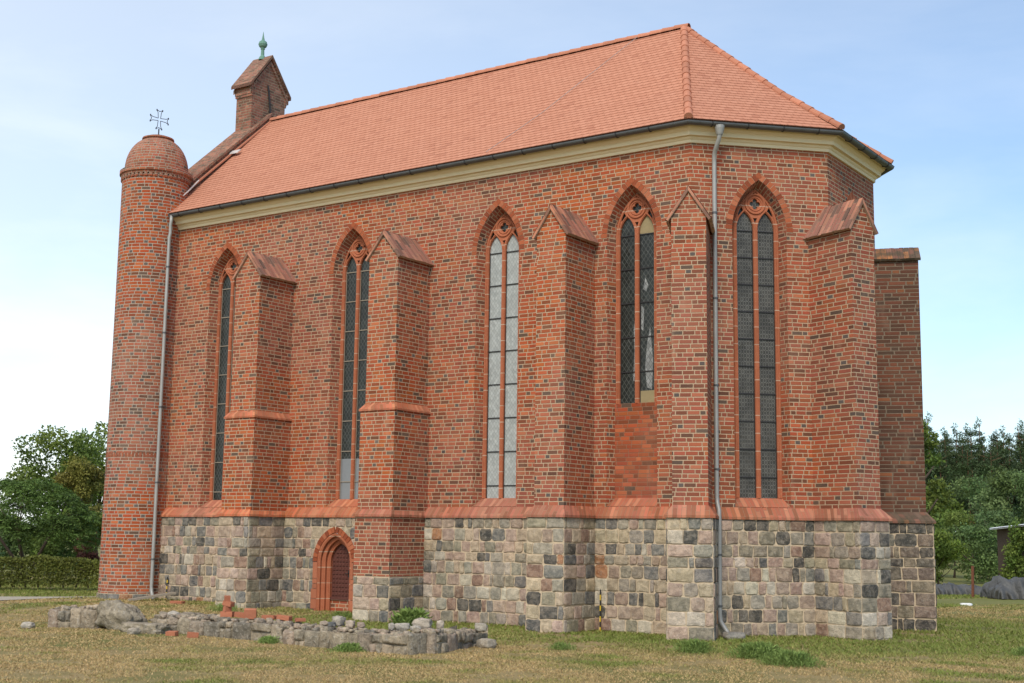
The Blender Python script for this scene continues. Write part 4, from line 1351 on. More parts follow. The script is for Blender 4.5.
for k in range(nst):
    a0 = 2 * math.pi * k / nst + 0.012; a1 = 2 * math.pi * (k + 1) / nst - 0.012
    col = stone_col(rgf, 1.0)
    V = []
    for (r, z) in ((TR - 0.05, -0.1), (TR + 0.05, -0.1), (TR + 0.055, 0.10), (TR + 0.04, 0.29), (TR - 0.05, 0.30)):
        for q in range(4):
            a = a0 + (a1 - a0) * q / 3
            rj = r + (0.012 if q in (1, 2) else 0)
            V.append((TC[0] + rj * math.cos(a), TC[1] + rj * math.sin(a), z))
    Fc = [(i * 4 + q, i * 4 + q + 1, i * 4 + q + 5, i * 4 + q + 4) for i in range(4) for q in range(3)]
    fb.mesh(V, Fc, col)
merge(fb, (lambda mm: (mm.lathe(TC, [(TR + 0.025, -0.1), (TR + 0.025, 0.305), (TR - 0.1, 0.305)], 48), setattr(mm, 'm', [1] * len(mm.f)), mm)[2])(MB()))
fb.build('stone_footing', [M['stone'], M['mortar']], tur)
# openwork iron cross on the turret: flared arms drawn in wire
xb = MB()
cx, cy, cz = TC[0], TC[1], 13.37
xb.tube([(cx, cy, 12.88), (cx, cy, 13.10)], 0.018, 6)
xb.tube([(cx, cy, 12.88), (cx, cy, 12.93)], 0.05, 8)
yd = Vector((0.27, 0.963, 0))
def cp2(a, b_): return Vector((cx, cy, cz)) + yd * a + Vector((0, 0, b_))
arm = [(0.035, 0.035), (0.05, 0.20), (0.085, 0.27), (0.0, 0.235), (-0.085, 0.27), (-0.05, 0.20), (-0.035, 0.035)]
for q in range(4):
    ca, sa = math.cos(q * math.pi / 2), math.sin(q * math.pi / 2)
    P_ = [(a * ca - b_ * sa, a * sa + b_ * ca) for a, b_ in arm]
    for e, f_ in zip(P_, P_[1:]):
        xb.tube([cp2(*e), cp2(*f_)], 0.0095, 5)
    for kk in (2, 4):
        V = cp2(*P_[kk]); xb.tube([V - Vector((0, 0, 0.025)), V + Vector((0, 0, 0.02))], 0.016, 6)
xb.build('cross', M['iron'], tur)

# yellow and black striped tubes of the lightning conductor at the wall foot
def conductor(p, top):
    mb = MB()
    n = 8
    for k in range(n):
        a = Vector(p).lerp(Vector(top), k / n); b_ = Vector(p).lerp(Vector(top), (k + 1) / n)
        mb.tube([a, b_], 0.016, 6); 
        for q in range(len(mb.m) - 8, len(mb.m)): mb.m[q] = k % 2
    o = mb.build('conductor_tube', [M['yellow'], M['iron']], chapel)
    return o
conductor((-2.02, -0.21, -0.02), (-2.02, -0.20, 0.85))
conductor((-15.12, -0.22, 0.12), (-15.12, -0.2, 0.75))

# ------------------------------------------------------------------ rocks, ruins
def rock(seed, dims, boxy=0.5, n=5, rough=0.12, freq=1.6):
    """a rounded, chipped stone: a gridded cube pulled towards a ball and roughened"""
    V = {}; verts = []; faces = []
    def vid(p):
        k = tuple(round(c, 5) for c in p)
        if k not in V:
            V[k] = len(verts); verts.append(p)
        return V[k]
    for ax in range(3):
        for sg in (-1, 1):
            for i in range(n):
                for j in range(n):
                    q = []
                    for di, dj in ((0, 0), (1, 0), (1, 1), (0, 1)):
                        a, b_ = -1 + 2 * (i + di) / n, -1 + 2 * (j + dj) / n
                        p = [0, 0, 0]; p[ax] = sg; p[(ax + 1) % 3] = a; p[(ax + 2) % 3] = b_
                        q.append(vid(tuple(p)))
                    faces.append(tuple(q) if sg > 0 else tuple(q[::-1]))
    out = []
    so = Vector((seed * 7.31, seed * 3.17, seed * 1.93))
    for p in verts:
        v = Vector(p)
        s = v.normalized() * 1.18
        w = v * boxy + s * (1 - boxy)
        nn = noise.noise(w * freq + so) * 0.6 + noise.noise(w * freq * 2.7 + so) * 0.4
        w = w * (1 + rough * 2.0 * nn)
        out.append(Vector((w.x * dims[0] / 2, w.y * dims[1] / 2, w.z * dims[2] / 2)))
    return out, faces
def add_rock(mb, seed, loc, dims, rz=0.0, tilt=(0, 0), boxy=0.5, rough=0.12, col=(0.3, 0.27, 0.22), n=5):
    V, Fc = rock(seed, dims, boxy, n, rough)
    mt = Matrix.Translation(loc) @ Matrix.Rotation(rz, 4, 'Z') @ Matrix.Rotation(tilt[0], 4, 'X') @ Matrix.Rotation(tilt[1], 4, 'Y')
    mb.mesh([mt @ v for v in V], Fc, col)

def ruin_run(mb, path, th, h0, h1, rg, two=True):
    """courses of rough blocks along a path, rubble core and uneven top"""
    sd = rg.randint(1, 900)
    for (a, b_) in zip(path, path[1:]):
        a = Vector(a); b_ = Vector(b_)
        d = b_ - a; Ln = d.length; d.normalize(); nr = Vector((-d.y, d.x, 0)); ang = math.atan2(d.y, d.x)
        def facing(P, t, L_, hfun):
            u = 0.0
            o = Vector((t.y, -t.x, 0))
            while u < L_ - 0.02:
                w = rg.uniform(0.20, 0.52)
                if L_ - u - w < 0.15: w = L_ - u
                zb = gz(P.x + t.x * u, P.y + t.y * u) - 0.06
                h = hfun(u + w / 2) + rg.uniform(-0.05, 0.03) + 0.06
                cuts = [0, h] if rg.random() < 0.55 else [0, h * rg.uniform(0.35, 0.65), h]
                for q0, q1 in zip(cuts, cuts[1:]):
                    ww = [0, w] if (len(cuts) == 2 or rg.random() < 0.6) else [0, w * rg.uniform(0.4, 0.6), w]
                    for w0, w1 in zip(ww, ww[1:]):
                        pillow(mb, P + Vector((0, 0, zb)) + o * rg.uniform(-0.03, 0.015), t, o, u + w0, u + w1, q0, q1, rg, stone_ruin(rg), rg.uniform(0.03, 0.075))
                u += w
        hl = lambda u: h0 + (h1 - h0) * u / Ln
        facing(a - nr * th / 2, d, Ln, hl)
        facing(b_ + nr * th / 2, -d, Ln, lambda u: hl(Ln - u))
        facing(a + nr * th / 2, -nr, th, lambda u: h0)
        facing(b_ - nr * th / 2, nr, th, lambda u: h1)
        # rubble core and mortar on the top
        cnt = int(Ln * 60)
        for k in range(cnt):
            u = rg.uniform(0, Ln); v = rg.uniform(-th * 0.42, th * 0.42)
            c = a + d * u + nr * v
            h = h0 + (h1 - h0) * (u / Ln)
            s = rg.uniform(0.05, 0.13)
            sd += 1
            add_rock(mb, sd, (c.x, c.y, gz(c.x, c.y) + h - 0.015 + rg.uniform(-0.05, 0.035)), (s * rg.uniform(0.8, 1.5), s, s * rg.uniform(0.5, 0.8)), rg.uniform(0, 6), (rg.uniform(-.3, .3), rg.uniform(-.3, .3)), 0.6, 0.16, stone_ruin(rg, 1.25), 3)
        # mortar bed
        seg = max(2, int(Ln / 0.25))
        q = 5
        V = []
        for i in range(seg + 1):
            for j in range(q):
                c = a + d * (Ln * i / seg) + nr * ((j / (q - 1) - 0.5) * th * 1.0)
                zz = gz(c.x, c.y) + h0 + (h1 - h0) * i / seg - 0.035 + 0.05 * noise.noise(Vector((c.x * 4, c.y * 4, 1.0)))
                if j in (0, q - 1) or i in (0, seg): zz -= 0.02
                V.append((c.x, c.y, zz))
        mb.mesh(V, [(i * q + j, (i + 1) * q + j, (i + 1) * q + j + 1, i * q + j + 1) for i in range(seg) for j in range(q - 1)], (0.52, 0.42, 0.29))
        for (pa, pb) in ((a - nr * th / 2, b_ - nr * th / 2), (b_ + nr * th / 2, a + nr * th / 2), (a + nr * th / 2, a - nr * th / 2), (b_ - nr * th / 2, b_ + nr * th / 2)):
            za = gz(pa.x, pa.y); zb = gz(pb.x, pb.y)
            mb.mesh([(pa.x, pa.y, za - 0.1), (pb.x, pb.y, zb - 0.1), (pb.x, pb.y, zb + h1 - 0.04), (pa.x, pa.y, za + h0 - 0.04)], [(0, 1, 2, 3)], (0.52, 0.42, 0.29))
def stone_ruin(rg, k=1.0):
    c = rg.choice([(0.40, 0.325, 0.225), (0.29, 0.245, 0.175), (0.47, 0.37, 0.255), (0.20, 0.175, 0.135), (0.46, 0.34, 0.25), (0.34, 0.265, 0.195)])
    j = rg.uniform(0.85, 1.15) * k
    return tuple(x * j for x in c)
rg = random.Random(77)
mb = MB()
ruin_run(mb, [(-8.0, -6.35, 0), (-4.86, -6.33, 0), (-1.50, -6.80, 0)], 0.62, 0.28, 0.32, rg)
ruin_run(mb, [(-1.62, -6.7, 0), (-2.15, -4.5, 0)], 0.60, 0.34, 0.20, rg)
tag(mb.build('ruined_wall', M['ruin_stone'], smooth=True), 'long low stump of mortared fieldstone wall in front of the small door, bending towards the chapel', 'ruined wall')
mb = MB()
ruin_run(mb, [(-10.75, -6.75, 0), (-9.55, -6.55, 0)], 0.75, 0.36, 0.40, rg)
tag(mb.build('ruined_wall', M['ruin_stone'], smooth=True), 'short broken stump of stone wall left of the big grey boulder', 'ruined wall')

def boulder(loc, dims, rz, label, cat='boulder', col=(0.27, 0.25, 0.21), boxy=0.35, rough=0.16, tilt=(0, 0), name='boulder', group=None, n=10, seed=None):
    mb = MB()
    z = float(gz(loc[0], loc[1])) if len(loc) == 2 else loc[2]
    r_ = empty  # noqa
    add_rock(mb, seed or int(abs(loc[0] * 37 + loc[1] * 91)) % 500, (0, 0, dims[2] * 0.42), dims, 0, tilt, boxy, rough, col, n)
    o = mb.build(name, M['stone'] if name == 'loose_stone' else M['ruin_stone'], smooth=True)
    o.location = (loc[0], loc[1], z); o.rotation_euler = (0, 0, rz)
    tag(o, label, cat, group)
    return o
boulder((-8.98, -6.75), (0.85, 0.5, 0.52), 0.25, 'large grey boulder with a peaked top beside the short wall stump', col=(0.44, 0.37, 0.265), boxy=0.3, rough=0.24, tilt=(0.1, 0.30))
boulder((-7.95, -7.0), (0.95, 0.42, 0.19), 0.05, 'long flat slab of stone lying in front of the wall end', 'stone', (0.42, 0.35, 0.25), 0.8, 0.12, name='stone_slab')
boulder((-8.15, -5.9), (1.1, 0.7, 0.34), 0.5, 'dark rubble heap behind the flat stone slab', 'rubble', (0.36, 0.295, 0.21), 0.4, 0.3, name='rubble_heap')
boulder((-7.98, -6.3, 0.16), (0.24, 0.20, 0.24), 0.4, 'pale round stone on the rubble heap near the boulder', 'stone', (0.50, 0.45, 0.38), 0.2, 0.1, name='loose_stone')
boulder((-10.75, -7.55), (0.24, 0.18, 0.13), 0.4, 'small pale stone in the grass left of the short wall stump', 'stone', (0.45, 0.41, 0.35), 0.3, 0.12, name='loose_stone')
boulder((-7.75, -7.45), (0.22, 0.16, 0.12), 1.4, 'small pale stone in the grass before the flat slab', 'stone', (0.43, 0.37, 0.29), 0.3, 0.12, name='loose_stone')
# stones lying along the top of the long wall
tops = [(-3.70, -6.35, 0.36, 0.30, 0.24, 0.24, (0.38, 0.34, 0.28), 'largest rounded grey stone on top of the long wall, below the brick faced buttress'),
        (-3.98, -6.42, 0.34, 0.26, 0.16, 0.12, (0.47, 0.37, 0.28), 'flat tan stone on the wall top left of the rounded grey stone'),
        (-3.62, -6.62, 0.36, 0.18, 0.14, 0.11, (0.12, 0.13, 0.14), 'small dark stone on the wall top under the rounded grey stone'),
        (-3.35, -6.45, 0.35, 0.20, 0.16, 0.17, (0.50, 0.40, 0.31), 'pinkish beige stone on the wall top right of the small dark stone'),
        (-3.15, -6.40, 0.35, 0.17, 0.15, 0.13, (0.45, 0.34, 0.26), 'brownish stone on the wall top next to the pinkish beige one'),
        (-2.35, -6.55, 0.36, 0.15, 0.13, 0.16, (0.50, 0.45, 0.38), 'small upright pale stone midway along the wall top'),
        (-1.95, -6.35, 0.36, 0.34, 0.22, 0.15, (0.52, 0.48, 0.41), 'long pale cream stone near the wall corner'),
        (-1.75, -6.05, 0.37, 0.42, 0.30, 0.25, (0.47, 0.40, 0.32), 'biggest beige stone of the heap at the wall corner'),
        (-1.62, -5.72, 0.36, 0.20, 0.17, 0.20, (0.52, 0.44, 0.35), 'upright beige stone behind the biggest one of the corner heap'),
        (-1.50, -6.55, 0.37, 0.22, 0.18, 0.12, (0.50, 0.45, 0.38), 'flat pale stone at the front of the corner heap'),
        (-1.45, -4.75, 0.28, 0.28, 0.22, 0.20, (0.45, 0.40, 0.32), 'beige stone at the far end of the short wall return'),
        (-1.05, -5.15, 0.02, 0.42, 0.32, 0.24, (0.36, 0.31, 0.24), 'angular grey brown stone fallen against the outside of the wall return')]
for (x, y, z, a, b_, c, col, lab) in tops:
    boulder((x - (0.33 if x > -2.2 else 0.0), y, z - 0.03), (a * 0.72, b_ * 0.72, c * 0.7), random.uniform(0, 3), lab, 'stone', col, 0.5, 0.19, name='loose_stone', group='loose stones on the ruined wall', n=6)

def brick_frag(loc, dims, rz, tilt, label, col, group='loose bricks around the ruined wall'):
    mb = MB()
    add_rock(mb, int(loc[0] * 53 + loc[1] * 17) % 300, (0, 0, dims[2] / 2), dims, 0, tilt, 0.93, 0.045, col, 4)
    o = mb.build('brick', M['loose_brick'], smooth=False)
    o.location = loc; o.rotation_euler = (0, 0, rz)
    tag(o, label, 'brick', group)
BR = [((-6.62, -6.2, 0.34), (0.24, 0.13, 0.10), 0.4, (0, 0), 'lowest brick of the little stacked tower on the wall'),
      ((-6.63, -6.2, 0.44), (0.13, 0.12, 0.10), 1.2, (0.1, 0.05), 'second brick of the little stacked tower on the wall'),
      ((-6.60, -6.2, 0.54), (0.20, 0.12, 0.09), 0.1, (-0.05, 0.15), 'third brick of the little stacked tower, set crosswise'),
      ((-6.64, -6.2, 0.63), (0.11, 0.11, 0.10), 0.9, (0.1, 0.0), 'topmost brick piece of the little stacked tower'),
      ((-6.28, -6.15, 0.34), (0.27, 0.13, 0.09), 0.2, (0, 0.1), 'whole brick lying on the wall right of the brick tower'),
      ((-6.02, -6.2, 0.34), (0.22, 0.13, 0.17), 0.7, (0.2, 0.0), 'upright broken brick right of the brick tower'),
      ((-5.62, -6.1, 0.34), (0.27, 0.13, 0.07), 0.15, (0, 0), 'flat brick on the wall second to the right of the upright one'),
      ((-5.25, -6.1, 0.34), (0.26, 0.14, 0.08), 0.3, (0, 0.1), 'orange brick lying on the wall below the door'),
      ((-4.85, -6.1, 0.33), (0.18, 0.12, 0.06), 0.9, (0, 0), 'small thin brick shard right of the orange brick'),
      ((-7.05, -7.15, 0.0), (0.20, 0.13, 0.10), 0.3, (0.1, 0), 'left broken brick in the grass in front of the long wall'),
      ((-6.50, -7.15, 0.0), (0.20, 0.13, 0.11), 0.9, (0, 0.1), 'right broken brick in the grass in front of the long wall'),
      ((-13.3, -1.45, 0.17), (0.36, 0.16, 0.07), 0.2, (0, 0), 'brick lying in the grass at the foot of the leftmost buttress')]
for (l, d, rz, t, lab) in BR:
    j = random.uniform(0.85, 1.1)
    brick_frag(l, d, rz, t, lab, (0.45 * j, 0.17 * j, 0.095 * j))
# splash board under the left downpipe
mb = MB()
mb.box((-0.55, -0.15, 0.0), (1.15, 0.0, 0.17), (0, 0.3, 0), (0, 0, 0.045))
o = mb.build('plank', M['wood']); o.location = (-14.85, -0.95, 0.17); o.rotation_euler = (0, 0, R(62))
tag(o, 'grey weathered board leaning at the foot of the turret under the downpipe', 'plank')
mb = MB()
add_rock(mb, 4, (0, 0, 0.06), (0.40, 0.3, 0.14), 0, (0, 0), 0.7, 0.1, (0.27, 0.26, 0.24), 6)
o = mb.build('splash_stone', M['stone'], smooth=True); o.location = (0.92, -0.13, 0.0); o.rotation_euler = (0, 0, R(45))
tag(o, 'flat grey stone under the outlet of the front downpipe', 'stone')

# ------------------------------------------------------------------ plants
def far(px, dist, off=0.0):
    """a spot on the ground along a bearing from the viewpoint"""
    b = math.atan((px - 514.5) / FPX * math.cos(PIT))
    d = VD * math.cos(b) + VR * math.sin(b)
    p = Vector((CAM.x, CAM.y, 0)) + d * (dist / math.cos(b) + off)
    p.z = float(gz(p.x, p.y))
    return p

def leaf_mesh(name, pts, nrm, size, col, mat, parent=None, asp=0.6, fold=0.25, rgs=1, droop=None):
    """one mesh of many small leaves: a folded quad at each point"""
    rs = np.random.RandomState(rgs)
    n = len(pts)
    d = rs.normal(size=(n, 3)) if droop is None else droop + rs.normal(size=(n, 3)) * 0.35
    d /= np.linalg.norm(d, axis=1)[:, None] + 1e-9
    q = nrm + rs.normal(size=(n, 3)) * 0.6
    s = np.cross(d, q); s /= np.linalg.norm(s, axis=1)[:, None] + 1e-9
    sz = size * rs.uniform(0.6, 1.3, n) if np.isscalar(size) else size
    sz = np.asarray(sz)[:, None]
    up = np.cross(s, d)
    a = pts; b = pts + d * sz * 0.5 + s * sz * asp * 0.5 + up * sz * fold * 0.3; c = pts + d * sz; e = pts + d * sz * 0.5 - s * sz * asp * 0.5 + up * sz * fold * 0.3
    V = np.stack([a, b, c, e], 1).reshape(-1, 3)
    me = bpy.data.meshes.new(name)
    me.vertices.add(4 * n); me.vertices.foreach_set('co', V.astype(np.float32).ravel())
    me.loops.add(4 * n); me.loops.foreach_set('vertex_index', np.arange(4 * n, dtype=np.int32))
    me.polygons.add(n); me.polygons.foreach_set('loop_start', np.arange(0, 4 * n, 4, dtype=np.int32))
    me.polygons.foreach_set('loop_total', np.full(n, 4, dtype=np.int32))
    ca = me.color_attributes.new('Col', 'FLOAT_COLOR', 'CORNER')
    cc = np.concatenate([np.repeat(col, 4, axis=0), np.ones((4 * n, 1))], 1).astype(np.float32)
    ca.data.foreach_set('color', cc.ravel())
    me.materials.append(mat)
    me.update(calc_edges=True)
    o = bpy.data.objects.new(name, me); COL.objects.link(o)
    if parent: o.parent = parent
    return o

def clump_points(rs, blobs, per):
    """points spread through ragged leaf clumps; blobs = (centre, radii, weight)"""
    P, N, C = [], [], []
    for (c, r, k) in blobs:
        n = int(per * k)
        v = rs.normal(size=(n, 3)); v /= np.linalg.norm(v, axis=1)[:, None]
        rad = rs.uniform(0.35, 1.0, n) ** 0.45
        rad *= 1 + 0.22 * np.sin(v[:, 0] * 5 + c[0] * 3) * np.sin(v[:, 1] * 4 + c[1] * 2) + rs.normal(size=n) * 0.06
        P.append(np.array(c) + v * rad[:, None] * np.array(r)); N.append(v)
        j = rs.uniform(0.75, 1.3)
        C.append(np.stack([np.full(n, j * rs.uniform(0.92, 1.12)), np.full(n, j), np.full(n, j * rs.uniform(0.8, 1.1))], 1) * rs.uniform(0.75, 1.25, (n, 1)))
    return np.concatenate(P), np.concatenate(N), np.concatenate(C)

def trunk_mesh(mb, h, r, rs, limbs=6, spread=1.2, z0=0.4, lean=0.1):
    pts = []
    x = y = 0
    for k in range(7):
        pts.append((x, y, h * k / 6 - 0.1 * (k == 0))); x += rs.normal() * lean * 0.5; y += rs.normal() * lean * 0.5
    mb.tube(pts, [r * (1.25 if k == 0 else 1 - k / 7.5) for k in range(7)], 9)
    tips = []
    for k in range(limbs):
        i = min(5, int(rs.uniform(z0, 0.95) * 6)); p = Vector(pts[i]); a = 2 * math.pi * (k / limbs) + rs.uniform(-.4, .4)
        L_ = spread * rs.uniform(0.7, 1.1)
        q1 = p + Vector((math.cos(a), math.sin(a), 0.7)) * L_ * 0.5; q2 = p + Vector((math.cos(a) * 1.0, math.sin(a) * 1.0, 1.0)) * L_
        mb.tube([p, q1, q2], [r * 0.5, r * 0.32, r * 0.12], 6); tips.append(q2)
    return tips

def broad_tree(loc, H, W, seed, mat, label, cat='tree', name='broadleaf_tree', group=None, leaf=0.16, per=420, nb=22, base=0.3, trunk=True, tr=None, flat=1.0, bark='bark'):
    rs = np.random.RandomState(seed)
    root = empty(name, loc)
    tag(root, label, cat, group)
    if trunk:
        mb = MB(); trunk_mesh(mb, H * 0.72, tr or H * 0.022 + 0.04, rs, 7, W * 0.38, base + 0.05)
        mb.build('trunk', M[bark], root, smooth=True)
    blobs = []
    for k in range(nb):
        a = rs.uniform(0, 6.283); t = rs.uniform(0, 1)
        zz = H * (base + (1 - base) * t)
        prof = math.sin(math.pi * min(0.98, 0.12 + 0.80 * t)) ** 0.7
        rad = W * 0.5 * prof * rs.uniform(0.35, 0.85) * flat
        s = W * rs.uniform(0.13, 0.23)
        blobs.append(((rad * math.cos(a), rad * math.sin(a), min(zz, H - s * 0.5)), (s, s, s * 0.72), (s / (W * 0.18)) ** 2))
    P, N, C = clump_points(rs, blobs, per)
    keep = P[:, 2] > 0.03
    leaf_mesh('crown', P[keep], N[keep], leaf, C[keep], mat, root, rgs=seed + 1)
    return root

def bush(loc, H, W, seed, mat, label, leaf=0.12, per=360, nb=14, group=None, name='bush', cat='bush'):
    return broad_tree(loc, H, W, seed, mat, label, cat, name, group, leaf, per, nb, 0.08, True, 0.03 + H * 0.008)

# --- left of the turret
broad_tree(far(58, 78), 7.9, 5.6, 31, M['leaf'], 'tall airy broadleaf tree behind the low domed tree, left of the turret', leaf=0.22, per=330, nb=30, base=0.28)
broad_tree(far(100, 84), 8.6, 4.6, 32, M['leaf'], 'tall broadleaf tree half hidden behind the turret shaft', leaf=0.22, per=320, nb=24, base=0.2)
broad_tree(far(86, 62), 5.2, 2.6, 33, M['brown_leaf'], 'yellowing slender tree close beside the turret', leaf=0.13, per=420, nb=20, base=0.1)
def sumac(loc, seed, label):
    rs = np.random.RandomState(seed)
    root = empty('sumac_tree', loc); tag(root, label, 'tree')
    mb = MB()
    tips = []
    for k in range(5):
        a = k * 1.256 + 0.3; L_ = rs.uniform(1.2, 1.7)
        p0 = Vector((math.cos(a) * 0.08, math.sin(a) * 0.08, 0)); p1 = Vector((math.cos(a) * 0.5, math.sin(a) * 0.5, 1.0)); p2 = Vector((math.cos(a) * L_, math.sin(a) * L_, 2.1 + rs.uniform(-.2, .3)))
        mb.tube([p0, p1, p2], [0.085, 0.06, 0.035], 7)
        for q in range(4):
            b_ = a + rs.uniform(-0.9, 0.9); p3 = p2 + Vector((math.cos(b_) * 0.6, math.sin(b_) * 0.6, rs.uniform(0.1, 0.7)))
            mb.tube([p1.lerp(p2, 0.55 + 0.11 * q), p3], [0.03, 0.012], 5)
    mb.build('trunk', M['bark'], root, smooth=True)
    # compound leaves: long drooping feathers of narrow leaflets, in tufts over a dome
    P, N, D, Cc = [], [], [], []
    for k in range(230):
        a = rs.uniform(0, 6.283); t = rs.uniform(0, 1) ** 0.6
        el = R(90) * (1 - t) + R(-8)
        rad = 2.35 * rs.uniform(0.80, 1.03)
        tip = np.array([rad * math.cos(a) * math.cos(el), rad * math.sin(a) * math.cos(el), 1.75 + 2.0 * math.sin(el) * rs.uniform(0.88, 1.05)])
        j = rs.uniform(0.7, 1.25)
        for f in range(7):
            b_ = a + rs.uniform(-1.6, 1.6)
            dirv = np.array([math.cos(b_), math.sin(b_), rs.uniform(-0.15, 0.45)])
            L_ = rs.uniform(0.36, 0.55)
            for s in range(9):
                q = s / 8
                pos = tip + dirv * L_ * q + np.array([0, 0, -0.22 * q * q])
                for sg in (-1, 1):
                    side = np.array([-dirv[1], dirv[0], 0]) * sg
                    P.append(pos); N.append(np.array([0, 0, 1.0])); D.append(side * 0.9 + dirv * 0.5 + np.array([0, 0, -0.55])); Cc.append(np.array([j, j, j * 0.95]) * rs.uniform(0.85, 1.15))
    leaf_mesh('crown', np.array(P), np.array(N), 0.135, np.array(Cc), M['sumac_leaf'], root, asp=0.30, rgs=3, droop=np.array(D))
    return root
sumac(far(33, 49), 5, 'low domed tree with drooping feathery leaves and forked trunk behind the clipped hedge')
bush(far(-30, 55), 3.4, 3.6, 61, M['bush_leaf'], 'rounded green bush at the far left behind the hedge', leaf=0.16)
bush(far(30, 60), 2.1, 4.0, 62, M['bush_leaf'], 'spreading green bush under the domed tree', leaf=0.15)
bush(far(66, 58), 2.4, 2.8, 63, M['ivy_leaf'], 'light green bush between the domed tree and the turret', leaf=0.14)
bush(far(94, 53), 2.4, 1.2, 64, M['pink_leaf'], 'purplish pink leaved shrub beside the turret', leaf=0.09, per=300)
bush(far(-8, 66), 2.8, 4.4, 65, M['leaf'], 'dark green bush deep behind the domed tree', leaf=0.18)
bush(far(108, 60), 2.6, 2.6, 66, M['leaf'], 'dark bush partly covered by the turret foot', leaf=0.15)

def hedge():
    a, b_ = Vector((-30.5, -1.6, 0)), Vector((-19.5, 7.4, 0))
    d = (b_ - a); Ln = d.length; d.normalize(); nr = Vector((-d.y, d.x, 0))
    rs = np.random.RandomState(8)
    n = 26000
    u = rs.uniform(0, Ln, n); face = rs.uniform(0, 1, n)
    v = np.where(face < 0.45, -0.45 + np.abs(rs.normal(size=n)) * 0.06, np.where(face < 0.8, rs.uniform(-0.45, 0.45, n), rs.uniform(-0.4, 0.4, n)))
    zt = 0.86 + 0.05 * np.sin(u * 1.9) + 0.03 * np.sin(u * 5.3)
    z = np.where(face < 0.45, rs.uniform(0.03, 1, n) * zt, np.where(face < 0.8, zt - np.abs(rs.normal(size=n)) * 0.05, rs.uniform(0.05, 1, n) * zt))
    P = np.stack([a.x + d.x * u + nr.x * v, a.y + d.y * u + nr.y * v, z + 0.15], 1)
    N = np.stack([np.full(n, -nr.x), np.full(n, -nr.y), np.full(n, 0.4)], 1)
    j = 1 + 0.35 * np.sin(u * 2.1) * np.sin(u * 0.7 + 1)
    C = np.stack([j * 1.05, j, j * 0.9], 1) * rs.uniform(0.7, 1.3, (n, 1))
    root = empty('hedge', (a.x, a.y, 0))
    o = leaf_mesh('foliage', P - np.array([a.x, a.y, 0]), N, 0.085, C, M['hedge_leaf'], root, rgs=4)
    mb = MB()
    for k in range(36):
        p = d * (Ln * (k + 0.5) / 36)
        mb.tube([p + Vector((0, 0, 0.1)), p + Vector((rs.normal() * .08, rs.normal() * .08, 0.55)), p + Vector((rs.normal() * .15, rs.normal() * .15, 0.85))], [0.03, 0.02, 0.008], 5)
    mb.build('stems', M['bark'], root)
    tag(root, 'low clipped hedge beyond the gravel path left of the turret', 'hedge')
hedge()

# --- right: pine wood, bushes, shed, tarpaulins
def pine_proto(seed, H):
    rs = np.random.RandomState(seed)
    root = empty('pine_tree', (0, 0, 0))
    mb = MB()
    mb.tube([(0, 0, -0.2), (rs.normal() * .1, rs.normal() * .1, H * 0.5), (rs.normal() * .2, rs.normal() * .2, H * 0.97)], [0.17, 0.12, 0.03], 7)
    for k in range(18):
        a = rs.uniform(0, 6.28); z = H * rs.uniform(0.35, 0.95); L_ = rs.uniform(0.6, 1.7)
        mb.tube([(0, 0, z), (math.cos(a) * L_, math.sin(a) * L_, z + 0.35 * L_)], [0.035, 0.012], 4)
    mb.build('trunk', M['pine_bark'], root)
    blobs = []
    t = 0.40 + rs.uniform(-.05, .08)
    while t < 0.985:
        w = (1 - t) ** 0.75 * 3.1 + 0.25
        for k in range(4 if t < 0.9 else 2):
            a = rs.uniform(0, 6.28); rd = w * rs.uniform(0.25, 0.75)
            s = 0.36 * w + 0.28
            if rs.rand() < 0.78: blobs.append(((rd * math.cos(a), rd * math.sin(a), H * t + 0.25 * rd), (s, s, s * 0.48), (s / 0.9) ** 2))
        t += 0.05
    blobs.append(((0, 0, H * 0.985), (0.22, 0.22, 0.55), 0.35))
    P, N, C = clump_points(rs, blobs, 150)
    leaf_mesh('crown', P, N + np.array([0, 0, 0.6]), 0.34, C, M['pine_leaf'], root, asp=0.28, rgs=seed)
    return root
protos = [pine_proto(s, h) for s, h in ((201, 15.6), (202, 14.6), (203, 16.4), (204, 13.6))]
PL = 'dark green Scots pine with bare reddish lower trunk in the wood behind the shed'
rg = random.Random(4)
k = 0
spots = []
for row, (dist, n) in enumerate(((130, 22), (138, 22), (147, 22), (156, 22))):
    for q in range(n):
        spots.append((905 + q * 7.6 + rg.uniform(-5, 5) + row * 4, dist + rg.uniform(-4, 4)))
for k, (px, ds) in enumerate(spots):
    o = protos[k] if k < 4 else copy_tree(protos[rg.randrange(4)])
    o.location = far(px, ds)
    s = rg.uniform(0.74, 0.88)
    o.scale = (s, s, s * rg.uniform(0.94, 1.05))
    o.rotation_euler = (0, 0, rg.uniform(0, 6.28))
    tag(o, PL, 'tree', 'pines of the wood on the right')

